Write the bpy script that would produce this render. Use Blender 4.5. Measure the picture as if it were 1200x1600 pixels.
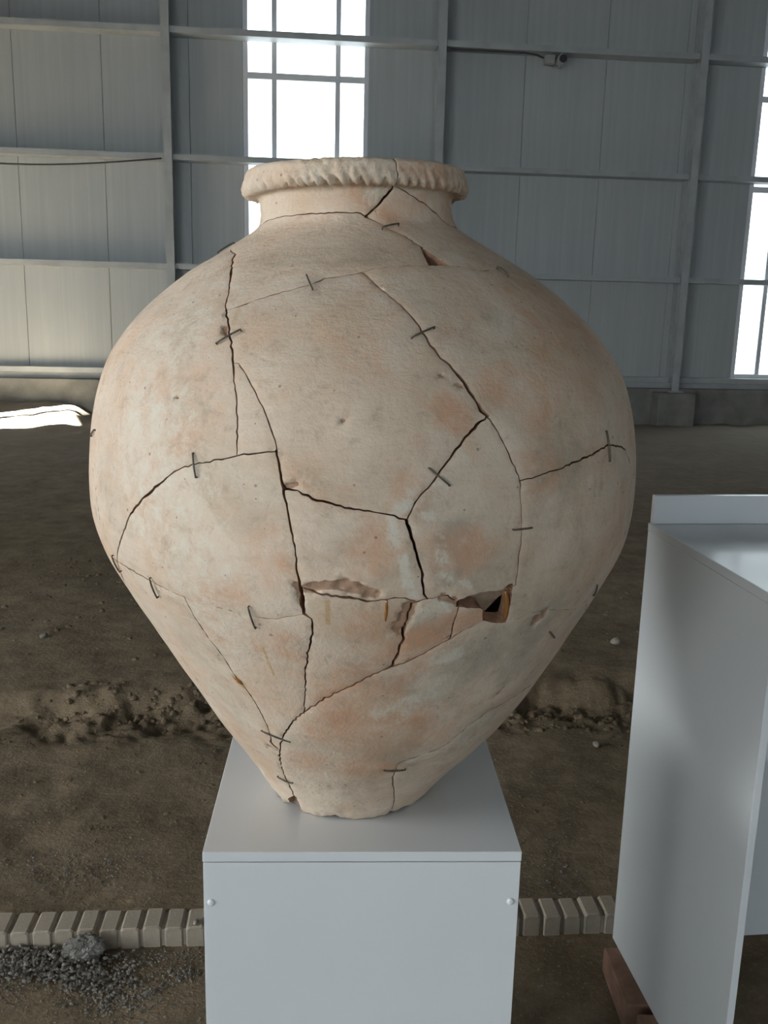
import bpy, math, random
import numpy as np
from mathutils import Vector, Matrix, noise, kdtree
from mathutils.geometry import delaunay_2d_cdt

for _o in list(bpy.data.objects):
    bpy.data.objects.remove(_o, do_unlink=True)
SC = bpy.context.scene
COL = SC.collection
random.seed(7)
rng = np.random.default_rng(7)

# ------------------------------------------------------------------ camera
EYE = 1.62
PITCH, ROLL = 0.21681696, 0.02419733
fw = Vector((0, math.cos(PITCH), -math.sin(PITCH)))
up0 = Vector((0, math.sin(PITCH), math.cos(PITCH)))
rt0 = Vector((1, 0, 0))
rt = rt0 * math.cos(ROLL) + up0 * math.sin(ROLL)
up = up0 * math.cos(ROLL) - rt0 * math.sin(ROLL)
cam = bpy.data.cameras.new('camera')
cam.sensor_fit = 'HORIZONTAL'
cam.sensor_width = 36.0
cam.lens = 1447.248 / 1200 * 36.0
cam.clip_start = 0.05
cam.clip_end = 200
camo = bpy.data.objects.new('camera', cam)
COL.objects.link(camo)
camo.matrix_world = Matrix(((rt.x, up.x, -fw.x, 0), (rt.y, up.y, -fw.y, 0), (rt.z, up.z, -fw.z, EYE), (0, 0, 0, 1)))
SC.camera = camo

# ------------------------------------------------------------------ hall frame: w along the back wall, d out of it
YAW = 0.09695
W0 = Vector((0, 13.7, 0))
WD = Vector((math.cos(YAW), math.sin(YAW), 0))
WN = Vector((math.sin(YAW), -math.cos(YAW), 0))
def hp(w, d, z=0.0):
    p = W0 + WD * w + WN * d
    return Vector((p.x, p.y, z))
W_LEFT, W_RIGHT, D_FRONT, Z_CEIL = -7.5, 13.0, 21.0, 7.2

# ------------------------------------------------------------------ world, sun, added lamps, exposure
world = bpy.data.worlds.new('sky')
SC.world = world
world.use_nodes = True
bg = world.node_tree.nodes['Background']
bg.inputs['Color'].default_value = (0.86, 0.93, 1.0, 1)
bg.inputs['Strength'].default_value = 5.0

sun = bpy.data.lights.new('sun', 'SUN')
sun.energy = 260
sun.angle = 0.0093
sun.color = (1.0, 0.95, 0.86)
suno = bpy.data.objects.new('sun', sun)
COL.objects.link(suno)
sdir = (WD * 0.87 - WN * 0.493)
sdir = Vector((sdir.x, sdir.y, -1.0)).normalized()
suno.rotation_euler = sdir.to_track_quat('-Z', 'Y').to_euler()
suno.location = (-8, 0, 8)

def added_lamp(name, centre, direction, sx, sy, power, color):
    l = bpy.data.lights.new(name, 'AREA')
    l.shape = 'RECTANGLE'
    l.size, l.size_y = sx, sy
    l.energy = power
    l.color = color
    o = bpy.data.objects.new(name, l)
    COL.objects.link(o)
    o.location = centre
    o.rotation_euler = direction.to_track_quat('-Z', 'Z').to_euler()
    return o
# key and fill lamps added before opaque panes on the unseen left and front walls
LEFT_LAMP_WIN = [(12.4, 13.8), (15.9, 17.1), (18.6, 20.2)]
for i, (d0, d1) in enumerate(LEFT_LAMP_WIN):
    added_lamp('added_key_left', hp(W_LEFT + 0.12, (d0 + d1) / 2, 2.1), WD, d1 - d0, 3.0, (345, 40, 290)[i], (0.92, 0.97, 1.0))
FRONT_LAMP_WIN = [(-6.6, -4.0), (-3.2, -0.6), (2.6, 5.6)]
for i, (w0, w1) in enumerate(FRONT_LAMP_WIN):
    added_lamp('added_fill_front', hp((w0 + w1) / 2, D_FRONT - 0.12, 1.85), -WN, w1 - w0, 2.7, (90, 20, 170)[i], ((0.62, 0.83, 1.0), (0.62, 0.83, 1.0), (0.82, 0.92, 1.0))[i])

vs = SC.view_settings
vs.view_transform = 'Standard'
vs.look = 'None'
vs.exposure = 0.0
vs.gamma = 1.0
vs.use_curve_mapping = False

# ------------------------------------------------------------------ helpers
def link(name, me, parent=None, mat=None):
    o = bpy.data.objects.new(name, me)
    COL.objects.link(o)
    if mat is not None and me is not None and not me.materials:
        me.materials.append(mat)
    if parent is not None:
        o.parent = parent
    return o
def empty(name, loc=(0, 0, 0), rz=0.0):
    o = bpy.data.objects.new(name, None)
    o.empty_display_size = 0.1
    o.location = loc
    o.rotation_euler = (0, 0, rz)
    COL.objects.link(o)
    return o
def tag(o, label=None, cat=None, group=None, kind=None):
    if label: o['label'] = label
    if cat: o['category'] = cat
    if group: o['group'] = group
    if kind: o['kind'] = kind
    return o
class MB:
    """collects shapes for one mesh"""
    def __init__(self): self.v = []; self.f = []
    def add(self, vs, fs):
        b = len(self.v); self.v += [tuple(p) for p in vs]; self.f += [tuple(b + i for i in f) for f in fs]; return self
    def box(self, a, b, ch=0.0):
        (x0, y0, z0), (x1, y1, z1) = a, b
        if ch <= 0:
            return self.add([(x0,y0,z0),(x1,y0,z0),(x1,y1,z0),(x0,y1,z0),(x0,y0,z1),(x1,y0,z1),(x1,y1,z1),(x0,y1,z1)],
                [(0,3,2,1),(4,5,6,7),(0,1,5,4),(1,2,6,5),(2,3,7,6),(3,0,4,7)])
        c = ch
        V = []; 
        for sx in (0, 1):
            for sy in (0, 1):
                for sz in (0, 1):
                    X = (x0, x1)[sx]; Y = (y0, y1)[sy]; Z = (z0, z1)[sz]
                    ix = X + (c if sx == 0 else -c); iy = Y + (c if sy == 0 else -c); iz = Z + (c if sz == 0 else -c)
                    V += [(X, iy, iz), (ix, Y, iz), (ix, iy, Z)]
        def k(sx, sy, sz, a): return ((sx * 2 + sy) * 2 + sz) * 3 + a
        F = [tuple(k(0,*q,0) for q in ((0,0),(0,1),(1,1),(1,0))), tuple(k(1,*q,0) for q in ((0,0),(1,0),(1,1),(0,1))),
             tuple(k(q[0],0,q[1],1) for q in ((0,0),(1,0),(1,1),(0,1))), tuple(k(q[0],1,q[1],1) for q in ((0,0),(0,1),(1,1),(1,0))),
             tuple(k(*q,0,2) for q in ((0,0),(0,1),(1,1),(1,0))), tuple(k(*q,1,2) for q in ((0,0),(1,0),(1,1),(0,1)))]
        for s in (0, 1):
            for t in (0, 1):
                e = [(k(s,t,0,0), k(s,t,0,1), k(s,t,1,1), k(s,t,1,0)), (k(s,0,t,0), k(s,1,t,0), k(s,1,t,2), k(s,0,t,2)), (k(0,s,t,1), k(1,s,t,1), k(1,s,t,2), k(0,s,t,2))]
                F += e
        for sx in (0, 1):
            for sy in (0, 1):
                for sz in (0, 1):
                    F.append((k(sx,sy,sz,0), k(sx,sy,sz,1), k(sx,sy,sz,2)))
        return self.add(V, F)
    def tube(self, pts, r, n=8, cap=True):
        pts = [Vector(p) for p in pts]
        rs = r if isinstance(r, (list, tuple)) else [r] * len(pts)
        V = []; F = []
        ref = None
        for i, p in enumerate(pts):
            t = (pts[min(i + 1, len(pts) - 1)] - pts[max(i - 1, 0)]).normalized()
            if ref is None:
                ref = Vector((0, 0, 1)) if abs(t.z) < 0.9 else Vector((1, 0, 0))
            a = t.cross(ref).normalized(); b = a.cross(t).normalized(); ref = b
            for k in range(n):
                an = 2 * math.pi * k / n
                V.append(p + (a * math.cos(an) + b * math.sin(an)) * rs[i])
        for i in range(len(pts) - 1):
            for k in range(n):
                F.append((i*n+k, i*n+(k+1)%n, (i+1)*n+(k+1)%n, (i+1)*n+k))
        if cap:
            F.append(tuple(range(n - 1, -1, -1))); F.append(tuple((len(pts)-1)*n + k for k in range(n)))
        return self.add(V, F)
    def extrude(self, poly, axis_from, axis_to, U, Vv):
        """closed 2-D outline extruded from one point to another"""
        n = len(poly); a = Vector(axis_from); b = Vector(axis_to); U = Vector(U); Vv = Vector(Vv)
        V = [a + U * p[0] + Vv * p[1] for p in poly] + [b + U * p[0] + Vv * p[1] for p in poly]
        F = [(i, (i+1) % n, n + (i+1) % n, n + i) for i in range(n)] + [tuple(range(n-1, -1, -1)), tuple(range(n, 2*n))]
        return self.add(V, F)
    def mesh(self, name, mat=None, smooth=False):
        me = bpy.data.meshes.new(name)
        me.from_pydata(self.v, [], self.f)
        import bmesh
        bm = bmesh.new(); bm.from_mesh(me); bmesh.ops.recalc_face_normals(bm, faces=bm.faces); bm.to_mesh(me); bm.free()
        if smooth: me.shade_smooth()
        if mat: me.materials.append(mat)
        return me
    def build(self, name, mat=None, parent=None, smooth=False):
        return link(name, self.mesh(name, mat, smooth), parent)
class NT:
    """short-hand for node materials"""
    def __init__(self, name):
        self.m = bpy.data.materials.new(name); self.m.use_nodes = True
        self.t = self.m.node_tree; self.b = self.t.nodes['Principled BSDF']
    def n(self, typ, **kw):
        nd = self.t.nodes.new(typ)
        ins = kw.pop('ins', {})
        for k, v in kw.items(): setattr(nd, k, v)
        for k, v in ins.items(): self.put(nd.inputs[k], v)
        return nd
    def put(self, sock, v):
        if hasattr(v, 'is_output') or isinstance(v, bpy.types.NodeSocket): self.t.links.new(v, sock)
        else:
            if isinstance(v, (tuple, list)) and len(v) == 3 and sock.type == 'RGBA': v = (*v, 1)
            sock.default_value = v
    def coords(self, which='Object'): return self.n('ShaderNodeTexCoord').outputs[which]
    def mapped(self, vec, scale=(1, 1, 1)):
        return self.n('ShaderNodeMapping', ins={'Vector': vec, 'Scale': scale}).outputs[0]
    def noise(self, vec, scale, detail=4, rough=0.55, dist=0.0):
        return self.n('ShaderNodeTexNoise', ins={'Vector': vec, 'Scale': scale, 'Detail': detail, 'Roughness': rough, 'Distortion': dist}).outputs['Fac']
    def ramp(self, fac, *stops):
        r = self.n('ShaderNodeValToRGB', ins={'Fac': fac}); e = r.color_ramp.elements
        while len(e) < len(stops): e.new(0.5)
        for i, (p, c) in enumerate(stops):
            e[i].position = p; e[i].color = (c, c, c, 1) if not isinstance(c, tuple) else (*c, 1)
        return r.outputs[0]
    def mix(self, fac, a, b, mode='MIX'):
        x = self.n('ShaderNodeMix', data_type='RGBA', blend_type=mode)
        self.put(x.inputs[0], fac); self.put(x.inputs[6], a); self.put(x.inputs[7], b)
        return x.outputs[2]
    def math(self, op, a, b=0.0, clamp=False):
        x = self.n('ShaderNodeMath', operation=op, use_clamp=clamp); self.put(x.inputs[0], a); self.put(x.inputs[1], b); return x.outputs[0]
    def attr(self, name): return self.n('ShaderNodeAttribute', attribute_name=name).outputs['Fac']
    def bump(self, h, dist=0.002, strength=0.5):
        self.put(self.b.inputs['Normal'], self.n('ShaderNodeBump', ins={'Height': h, 'Distance': dist, 'Strength': strength}).outputs[0])
    def base(self, c, rough=0.6, metal=0.0, spec=0.5):
        self.put(self.b.inputs['Base Color'], c); self.put(self.b.inputs['Roughness'], rough); self.b.inputs['Metallic'].default_value = metal
        self.b.inputs['Specular IOR Level'].default_value = spec
        return self.m
def plain(name, c, rough=0.6, metal=0.0, var=0.12, scale=8.0, spec=0.5, bump=0.0):
    k = NT(name); v = k.coords(); nz = k.noise(v, scale, 5)
    lo = tuple(x * (1 - var) for x in c); hi = tuple(min(1, x * (1 + var)) for x in c)
    if bump: k.bump(k.noise(v, scale * 12, 4), bump, 0.6)
    return k.base(k.ramp(nz, (0.3, lo), (0.7, hi)), rough, metal, spec)

# ------------------------------------------------------------------ materials
def mat_panel():
    k = NT('wall_panel_metal'); v = k.coords()
    ribs = k.n('ShaderNodeTexWave', wave_type='BANDS', bands_direction='X', ins={'Vector': v, 'Scale': 2.6, 'Distortion': 0.0}).outputs['Fac']
    ribs2 = k.math('POWER', ribs, 6.0)
    st = k.noise(k.mapped(v, (14, 14, 0.5)), 1.0, 3)
    big = k.noise(v, 0.6, 3)
    c = k.mix(k.ramp(st, (0.35, 0.0), (0.75, 1.0)), (0.365, 0.385, 0.39), (0.425, 0.44, 0.44))
    c = k.mix(k.math('MULTIPLY', k.ramp(big, (0.45, 0.0), (0.7, 1.0)), 0.35), c, (0.34, 0.335, 0.31))
    k.bump(ribs2, 0.0016, 0.4)
    return k.base(c, 0.45)
M_PANEL = mat_panel()
M_STEEL = plain('painted_steel', (0.36, 0.375, 0.38), 0.5, 0.0, 0.15, 3.0)
M_FRAME = plain('window_frame_aluminium', (0.66, 0.67, 0.70), 0.45, 0.0, 0.06, 4.0)
M_CONC = plain('concrete', (0.20, 0.195, 0.18), 0.9, 0.0, 0.3, 3.0, 0.2, 0.004)
M_CEIL = plain('ceiling_metal', (0.16, 0.165, 0.165), 0.6, 0.0, 0.1, 1.0)
M_WALL = plain('side_wall_metal', (0.30, 0.31, 0.31), 0.6, 0.0, 0.1, 1.0)
M_OPAQUE_PANE = plain('opaque_pane', (0.85, 0.87, 0.88), 0.5, 0.0, 0.03, 2.0)
def mat_glass():
    k = NT('window_glass')
    tr = k.n('ShaderNodeBsdfTransparent', ins={'Color': (0.93, 0.96, 0.95, 1)}).outputs[0]
    gl = k.n('ShaderNodeBsdfGlossy', ins={'Roughness': 0.03}).outputs[0]
    mx = k.n('ShaderNodeMixShader', ins={0: 0.05, 1: tr, 2: gl}).outputs[0]
    k.t.links.new(mx, k.t.nodes['Material Output'].inputs['Surface'])
    return k.m
M_GLASS = mat_glass()
def mat_dirt():
    k = NT('dirt'); v = k.coords()
    a = k.noise(v, 0.9, 6, 0.6); b = k.noise(v, 7.0, 8, 0.68); c3 = k.noise(v, 60.0, 5, 0.7)
    c = k.ramp(a, (0.3, (0.17, 0.124, 0.075)), (0.55, (0.22, 0.165, 0.105)), (0.75, (0.265, 0.208, 0.14)))
    c = k.mix(k.ramp(b, (0.35, 0.75), (0.62, 0.0)), c, (0.09, 0.066, 0.042))
    c = k.mix(k.math('MULTIPLY', k.ramp(c3, (0.55, 0.0), (0.72, 1.0)), 0.55), c, (0.28, 0.23, 0.165))
    vor = k.n('ShaderNodeTexVoronoi', ins={'Vector': v, 'Scale': 55.0}).outputs['Distance']
    c = k.mix(k.ramp(vor, (0.05, 0.6), (0.16, 0.0)), c, (0.28, 0.25, 0.21))
    sep = k.n('ShaderNodeSeparateXYZ', ins={0: v}).outputs[1]
    c = k.mix(k.ramp(k.math('MULTIPLY', k.math('ADD', sep, k.math('MULTIPLY', a, 3.0)), 0.05), (0.40, 0.0), (0.70, 0.8)), c, (0.295, 0.253, 0.212))
    h = k.math('ADD', k.math('MULTIPLY', b, 1.0), k.math('MULTIPLY', c3, 0.45))
    k.bump(h, 0.02, 0.8)
    return k.base(c, 0.95, 0, 0.15)
M_DIRT = mat_dirt()
def mat_clay():
    k = NT('fired_clay_surface'); v = k.coords()
    n1 = k.noise(v, 3.6, 6, 0.6); n2 = k.noise(v, 11.0, 8, 0.68, 0.5); n3 = k.noise(v, 38.0, 8, 0.72, 0.3); n4 = k.noise(v, 150.0, 4, 0.7); n5 = k.noise(v, 7.0, 7, 0.65, 0.8)
    streak = k.noise(k.mapped(v, (7, 7, 48)), 1.0, 6, 0.62, 1.6)
    c = k.ramp(n1, (0.30, (0.52, 0.405, 0.305)), (0.5, (0.60, 0.49, 0.38)), (0.70, (0.62, 0.49, 0.375)))
    def spread(attr, nz, amp, lo, hi):
        s = k.math('ADD', k.attr(attr), k.math('MULTIPLY', k.math('SUBTRACT', nz, 0.5), amp))
        return k.math('MULTIPLY', k.ramp(s, (lo, 0.0), (hi, 1.0)), k.ramp(k.attr(attr), (0.0, 0.0), (0.15, 1.0)))
    c = k.mix(k.math('MULTIPLY', k.ramp(n2, (0.45, 0.0), (0.62, 1.0)), 0.55), c, (0.54, 0.345, 0.22))
    c = k.mix(k.math('MULTIPLY', k.ramp(n5, (0.49, 0.0), (0.64, 1.0)), 0.5), c, (0.40, 0.335, 0.25))
    c = k.mix(k.math('MULTIPLY', spread('brown', n5, 1.6, 0.1, 1.0), 0.7), c, (0.46, 0.33, 0.22))  # brown clay tone, with warm floor bounce painted in on the right
    c = k.mix(k.math('MULTIPLY', spread('grey', n2, 2.6, 0.15, 0.95), 0.8), c, (0.335, 0.305, 0.24))
    c = k.mix(k.math('MULTIPLY', spread('terra', k.math('ADD', k.math('MULTIPLY', n2, 0.6), k.math('MULTIPLY', n3, 0.4)), 3.6, 0.12, 1.0), 0.8), c, (0.50, 0.27, 0.155))
    c = k.mix(k.math('MULTIPLY', k.ramp(streak, (0.50, 0.0), (0.70, 1.0)), 0.18), c, (0.38, 0.285, 0.20))
    c = k.mix(k.math('MULTIPLY', k.ramp(n3, (0.54, 0.0), (0.70, 1.0)), 0.34), c, (0.63, 0.56, 0.47))
    c = k.mix(k.math('MULTIPLY', k.ramp(n3, (0.34, 1.0), (0.46, 0.0)), 0.42), c, (0.30, 0.23, 0.165))
    c = k.mix(k.math('MULTIPLY', spread('glue', n3, 1.2, 0.25, 0.8), 0.65), c, (0.40, 0.25, 0.10))
    c = k.mix(k.math('MULTIPLY', spread('chalk', k.math('ADD', k.math('MULTIPLY', n3, 0.65), k.math('MULTIPLY', n4, 0.35)), 5.0, 0.2, 0.95), 0.85), c, (0.60, 0.55, 0.455))
    c = k.mix(k.math('MULTIPLY', spread('chip', n3, 1.4, 0.25, 0.6), 0.85), c, (0.32, 0.185, 0.115))
    vo = k.n('ShaderNodeTexVoronoi', ins={'Vector': v, 'Scale': 75.0, 'Randomness': 1.0})
    size = k.math('MULTIPLY', k.ramp(k.n('ShaderNodeSeparateColor', ins={0: vo.outputs['Color']}).outputs[0], (0.7, 0.0), (1.0, 1.0)), 0.17)
    spk = k.math('LESS_THAN', vo.outputs['Distance'], size)
    c = k.mix(k.math('MULTIPLY', spk, 0.6), c, (0.16, 0.115, 0.08))
    h = k.math('ADD', k.math('MULTIPLY', n3, 0.8), k.math('ADD', k.math('MULTIPLY', n4, 0.3), k.math('ADD', k.math('MULTIPLY', streak, 0.3), k.math('MULTIPLY', spk, -0.5))))
    k.bump(h, 0.0045, 0.7)
    return k.base(c, 0.82, 0, 0.25)
M_CLAY = mat_clay()
M_BREAK = plain('broken_clay_edge', (0.36, 0.20, 0.12), 0.9, 0, 0.35, 60, 0.2, 0.003)
M_INSIDE = plain('jar_inside', (0.30, 0.21, 0.15), 0.95, 0, 0.2, 20, 0.1)
M_WIRE = plain('rusty_wire', (0.105, 0.085, 0.065), 0.6, 0.3, 0.35, 150)
M_GLUE = plain('amber_glue', (0.27, 0.115, 0.03), 0.15, 0, 0.2, 90, 0.6)
def mat_white():
    k = NT('white_melamine'); v = k.coords()
    nz = k.noise(v, 2.5, 3); sm = k.noise(v, 9.0, 4)
    k.put(k.b.inputs['Coat Weight'], 0.25); k.put(k.b.inputs['Coat Roughness'], 0.12)
    return k.base(k.ramp(nz, (0.3, (0.60, 0.61, 0.615)), (0.7, (0.63, 0.64, 0.64))), k.ramp(sm, (0.3, 0.30), (0.7, 0.38)), 0, 0.5)
M_WHITE = mat_white()
M_DARKGAP = plain('dark_joint', (0.03, 0.03, 0.03), 0.9)
M_KERB = plain('kerb_brick', (0.30, 0.25, 0.195), 0.9, 0, 0.22, 14, 0.2, 0.002)
M_REDBRICK = plain('red_brick', (0.22, 0.125, 0.085), 0.9, 0, 0.25, 18, 0.2, 0.003)
M_GRAVEL = plain('grey_gravel', (0.165, 0.15, 0.128), 1.0, 0, 0.5, 35, 0.2)
M_MORTAR = plain('mortar', (0.19, 0.18, 0.16), 0.95, 0, 0.45, 30, 0.1, 0.004)
M_STONE = plain('pale_stone', (0.27, 0.24, 0.20), 0.9, 0, 0.3, 20, 0.2, 0.002)
M_BLACK = plain('black_plastic', (0.012, 0.012, 0.013), 0.35)
M_CCTV = plain('cctv_white', (0.30, 0.30, 0.29), 0.5)
M_CABLE = plain('cable_sheath', (0.05, 0.05, 0.05), 0.7)

# ------------------------------------------------------------------ floor of bare earth
def kerb_y(x): return 2.128 + 0.0834 * x            # front face of the brick kerb
def sstep(a, b, x):
    t = min(1.0, max(0.0, (x - a) / (b - a))); return t * t * (3 - 2 * t)
def ground(x, y):
    rel = Vector((x, y, 0)) - W0
    w = rel.dot(WD); d = rel.dot(WN)
    h = 0.0
    far = sstep(5.0, 9.0, y)
    h += 0.046 * sstep(kerb_y(x) + 0.03, kerb_y(x) + 0.10, y) * (1 - 0.9 * far)
    n1 = noise.noise(Vector((x * 1.1, y * 1.1, 0.3)))
    bank = 3.50 + 0.115 * x + 0.05 * n1 + 0.06 * noise.noise(Vector((x * 5, y * 1.5, 7.0)))
    edge = sstep(bank - 0.05, bank + 0.07, y)
    h += 0.075 * edge * (1 - 0.8 * far)
    near = math.exp(-((y - bank + 0.10) / 0.16) ** 2)
    cl = noise.fractal(Vector((x * 9, y * 9, 1.7)), 0.9, 2.1, 5)
    h += near * 0.045 * cl - near * 0.02 + near * 0.012 * noise.noise(Vector((x * 32, y * 32, 2.0)))
    amp = 0.011 if y > kerb_y(x) + 0.12 else 0.005
    amp = amp + 0.02 * far
    h += amp * noise.fractal(Vector((x * 3.1, y * 3.1, 4.2)), 0.85, 2.1, 6)
    if y > kerb_y(x) + 0.15:
        h += 0.02 * n1
    # heap of earth against the foot of the back wall
    hp_ = math.exp(-(max(0.0, d) / 1.15) ** 2) * sstep(-4.12, -4.42, w + 0.10 * noise.noise(Vector((x * 3, y * 3, 9))))
    h += hp_ * (0.20 + 0.06 * noise.noise(Vector((x * 2, y * 2, 3))))
    # nothing rises into the legs of things standing near the viewer
    if y < kerb_y(x) and -0.45 < x < 1.9: h = min(h, 0.0)
    return h
def axis(segs):
    out = []
    for a, b, st in segs:
        n = max(1, int(round((b - a) / st)))
        out += [a + (b - a) * i / n for i in range(n)]
    out.append(segs[-1][1]); return out
xs = axis([(-9.5, -5.6, 0.5), (-5.6, -2.0, 0.06), (-2.0, -1.3, 0.03), (-1.3, 1.25, 0.0125), (1.25, 2.2, 0.03), (2.2, 7.0, 0.08), (7.0, 15.5, 0.8)])
ys = axis([(-9.0, 0.8, 0.7), (0.8, 1.7, 0.05), (1.7, 4.0, 0.0125), (4.0, 5.5, 0.025), (5.5, 9.0, 0.06), (9.0, 15.6, 0.09)])
fm = MB()
nx, ny = len(xs), len(ys)
fv = [(x, y, ground(x, y)) for y in ys for x in xs]
ff = [(j*nx+i, j*nx+i+1, (j+1)*nx+i+1, (j+1)*nx+i) for j in range(ny-1) for i in range(nx-1)]
me = bpy.data.meshes.new('floor'); me.from_pydata(fv, [], ff); me.shade_smooth(); me.materials.append(M_DIRT)
tag(link('floor', me), 'bare brown earth floor of the hall with a broken bank of clods', kind='structure')

# ------------------------------------------------------------------ back wall
wb = empty('wall_back', W0, YAW)
tag(wb, 'grey sandwich panel wall on a concrete plinth with steel girts and posts', kind='structure')
WINS = [(-2.06, -0.35), (5.23, 6.94)]
WIN_Z = (0.70, 6.1)
def panel_obj(x0, x1, z0, z1):
    g = 0.0018
    b = MB()
    # tongue shaped long edges so that each joint reads as a recessed line
    prof = [(x0+g, 0.0), (x0+g, 0.055), (x0+g+0.005, 0.06), (x1-g-0.005, 0.06), (x1-g, 0.055), (x1-g, 0.0)]
    cx = (x0 + x1) / 2
    b.extrude([(p[0]-cx, -p[1]) for p in prof], (0, 0, z0), (0, 0, z1), (1, 0, 0), (0, 1, 0))
    o = b.build('panel', M_PANEL, wb)
    o.location = (cx, 0.06, 0)
    return o
J0 = -2.78
k0 = -5
while J0 + 1.15 * k0 < W_RIGHT:
    a, b_ = J0 + 1.15 * k0, J0 + 1.15 * (k0 + 1); k0 += 1
    a = max(a, W_LEFT); b_ = min(b_, W_RIGHT)
    if b_ - a < 0.02: continue
    segs = [(a, b_)]
    for (w0, w1) in WINS:
        ns = []
        for s in segs:
            if s[1] <= w0 or s[0] >= w1: ns.append(s); continue
            if s[0] < w0: ns.append((s[0], w0))
            if s[1] > w1: ns.append((w1, s[1]))
            panel_obj(max(s[0], w0), min(s[1], w1), WIN_Z[1], Z_CEIL)
        segs = ns
    for s in segs: panel_obj(s[0], s[1], 0.56, Z_CEIL)
# backing sheet behind the joints keeps the daylight out (left open at the windows)
bs = MB(); prev = W_LEFT
for w0, w1 in WINS + [(W_RIGHT, None)]:
    bs.box((prev, 0.065, 0.5), (w0, 0.075, Z_CEIL)); prev = w1
for w0, w1 in WINS: bs.box((w0, 0.065, WIN_Z[1]), (w1, 0.075, Z_CEIL)); bs.box((w0, 0.065, 0.5), (w1, 0.075, WIN_Z[0]))
bs.build('outer_sheet', M_WALL, wb)
pl = MB().box((W_LEFT, -0.22, -0.3), (W_RIGHT, 0.07, 0.545), 0.008).build('concrete_plinth', M_CONC, wb)
MB().box((W_LEFT, -0.10, 0.545), (W_RIGHT, 0.0, 0.625), 0.004).build('base_channel', M_STEEL, wb)
COLS = [-6.71, -3.05, 0.61, 4.265, 7.92, 11.58]
# posts: I-sections, 11 cm wide
isec = [(-.055,-.29),(.055,-.29),(.055,-.28),(.006,-.28),(.006,-.03),(.055,-.03),(.055,-.02),(-.055,-.02),(-.055,-.03),(-.006,-.03),(-.006,-.28),(-.055,-.28)]
pm = MB().extrude(isec, (0,0,0.5), (0,0,Z_CEIL), (1,0,0), (0,1,0)).mesh('steel_post', M_STEEL)
pier_m = MB().box((-0.29, -0.5, -0.3), (0.27, -0.0, 0.50), 0.012).mesh('concrete_pier', M_CONC)
plate_m = MB().box((-0.11, -0.34, 0.50), (0.11, 0.0, 0.515)).mesh('base_plate', M_STEEL)
for c in COLS:
    o = link('steel_post', pm, wb); o.location = (c, 0, 0)
    o = link('concrete_pier', pier_m, wb); o.location = (c - 0.03, 0, 0)
    o = link('base_plate', plate_m, wb); o.location = (c, 0, 0)
# girts: lipped channels between the posts
GZ = [(0.630, 0.705), (2.075, 2.150), (3.500, 3.573), (5.072, 5.150), (6.50, 6.58)]
ends = [W_LEFT] + COLS + [W_RIGHT]
for z0, z1 in GZ:
    t = 0.006; hgt = z1 - z0; D = 0.16 if z0 < 1 else 0.26
    sec = [(-0.002,0),(-D,0),(-D,hgt),(-0.002,hgt),(-0.002,hgt-0.02),(-0.008,hgt-0.02),(-0.008,hgt-t),(-D+t,hgt-t),(-D+t,t),(-0.008,t),(-0.008,0.02),(-0.002,0.02)]
    for a, b_ in zip(ends[:-1], ends[1:]):
        MB().extrude(sec, (a+0.062, 0, z0), (b_-0.062, 0, z0), (0,1,0), (0,0,1)).build('girt', M_STEEL, wb)

# ------------------------------------------------------------------ the other walls and the ceiling
SUNWIN = (2.1, 3.25, 0.75, 3.95)
BOUNCE_WIN = (3.6, 4.2, 0.75, 3.1)  # unseen window added so that sun bounce brightens the back wall
h = MB()
def hq(m, pts): m.add([hp(*p) for p in pts], [tuple(range(len(pts)))])
wl = empty('wall_left', hp(W_LEFT, 0), YAW); tag(wl, kind='structure')
def lw(d0, d1, z0, z1): MB().box((-0.08, -d1, z0), (0.0, -d0, z1)).build('wall_panel', M_WALL, wl)
lw(-0.1, SUNWIN[0], -0.3, Z_CEIL); lw(SUNWIN[1], BOUNCE_WIN[0], -0.3, Z_CEIL); lw(BOUNCE_WIN[1], D_FRONT, -0.3, Z_CEIL); lw(BOUNCE_WIN[0], BOUNCE_WIN[1], -0.3, BOUNCE_WIN[2]); lw(BOUNCE_WIN[0], BOUNCE_WIN[1], BOUNCE_WIN[3], Z_CEIL); lw(SUNWIN[0], SUNWIN[1], -0.3, SUNWIN[2]); lw(SUNWIN[0], SUNWIN[1], SUNWIN[3], Z_CEIL)
wf = empty('wall_front', hp(0, D_FRONT), YAW); tag(wf, kind='structure')
MB().box((W_LEFT, -0.08, -0.3), (W_RIGHT, 0, Z_CEIL)).build('wall_panel', M_WALL, wf)
wr = empty('wall_right', hp(W_RIGHT, 0), YAW); tag(wr, kind='structure')
MB().box((0, -D_FRONT, -0.3), (0.08, 0.1, Z_CEIL)).build('wall_panel', M_WALL, wr)
ce = MB().box((W_LEFT - 0.1, -D_FRONT - 0.1, 0), (W_RIGHT + 0.1, 0.1, 0.08)).build('ceiling', M_CEIL)
ce.location = hp(0, 0, Z_CEIL); ce.rotation_euler = (0, 0, YAW); tag(ce, kind='structure')

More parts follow.
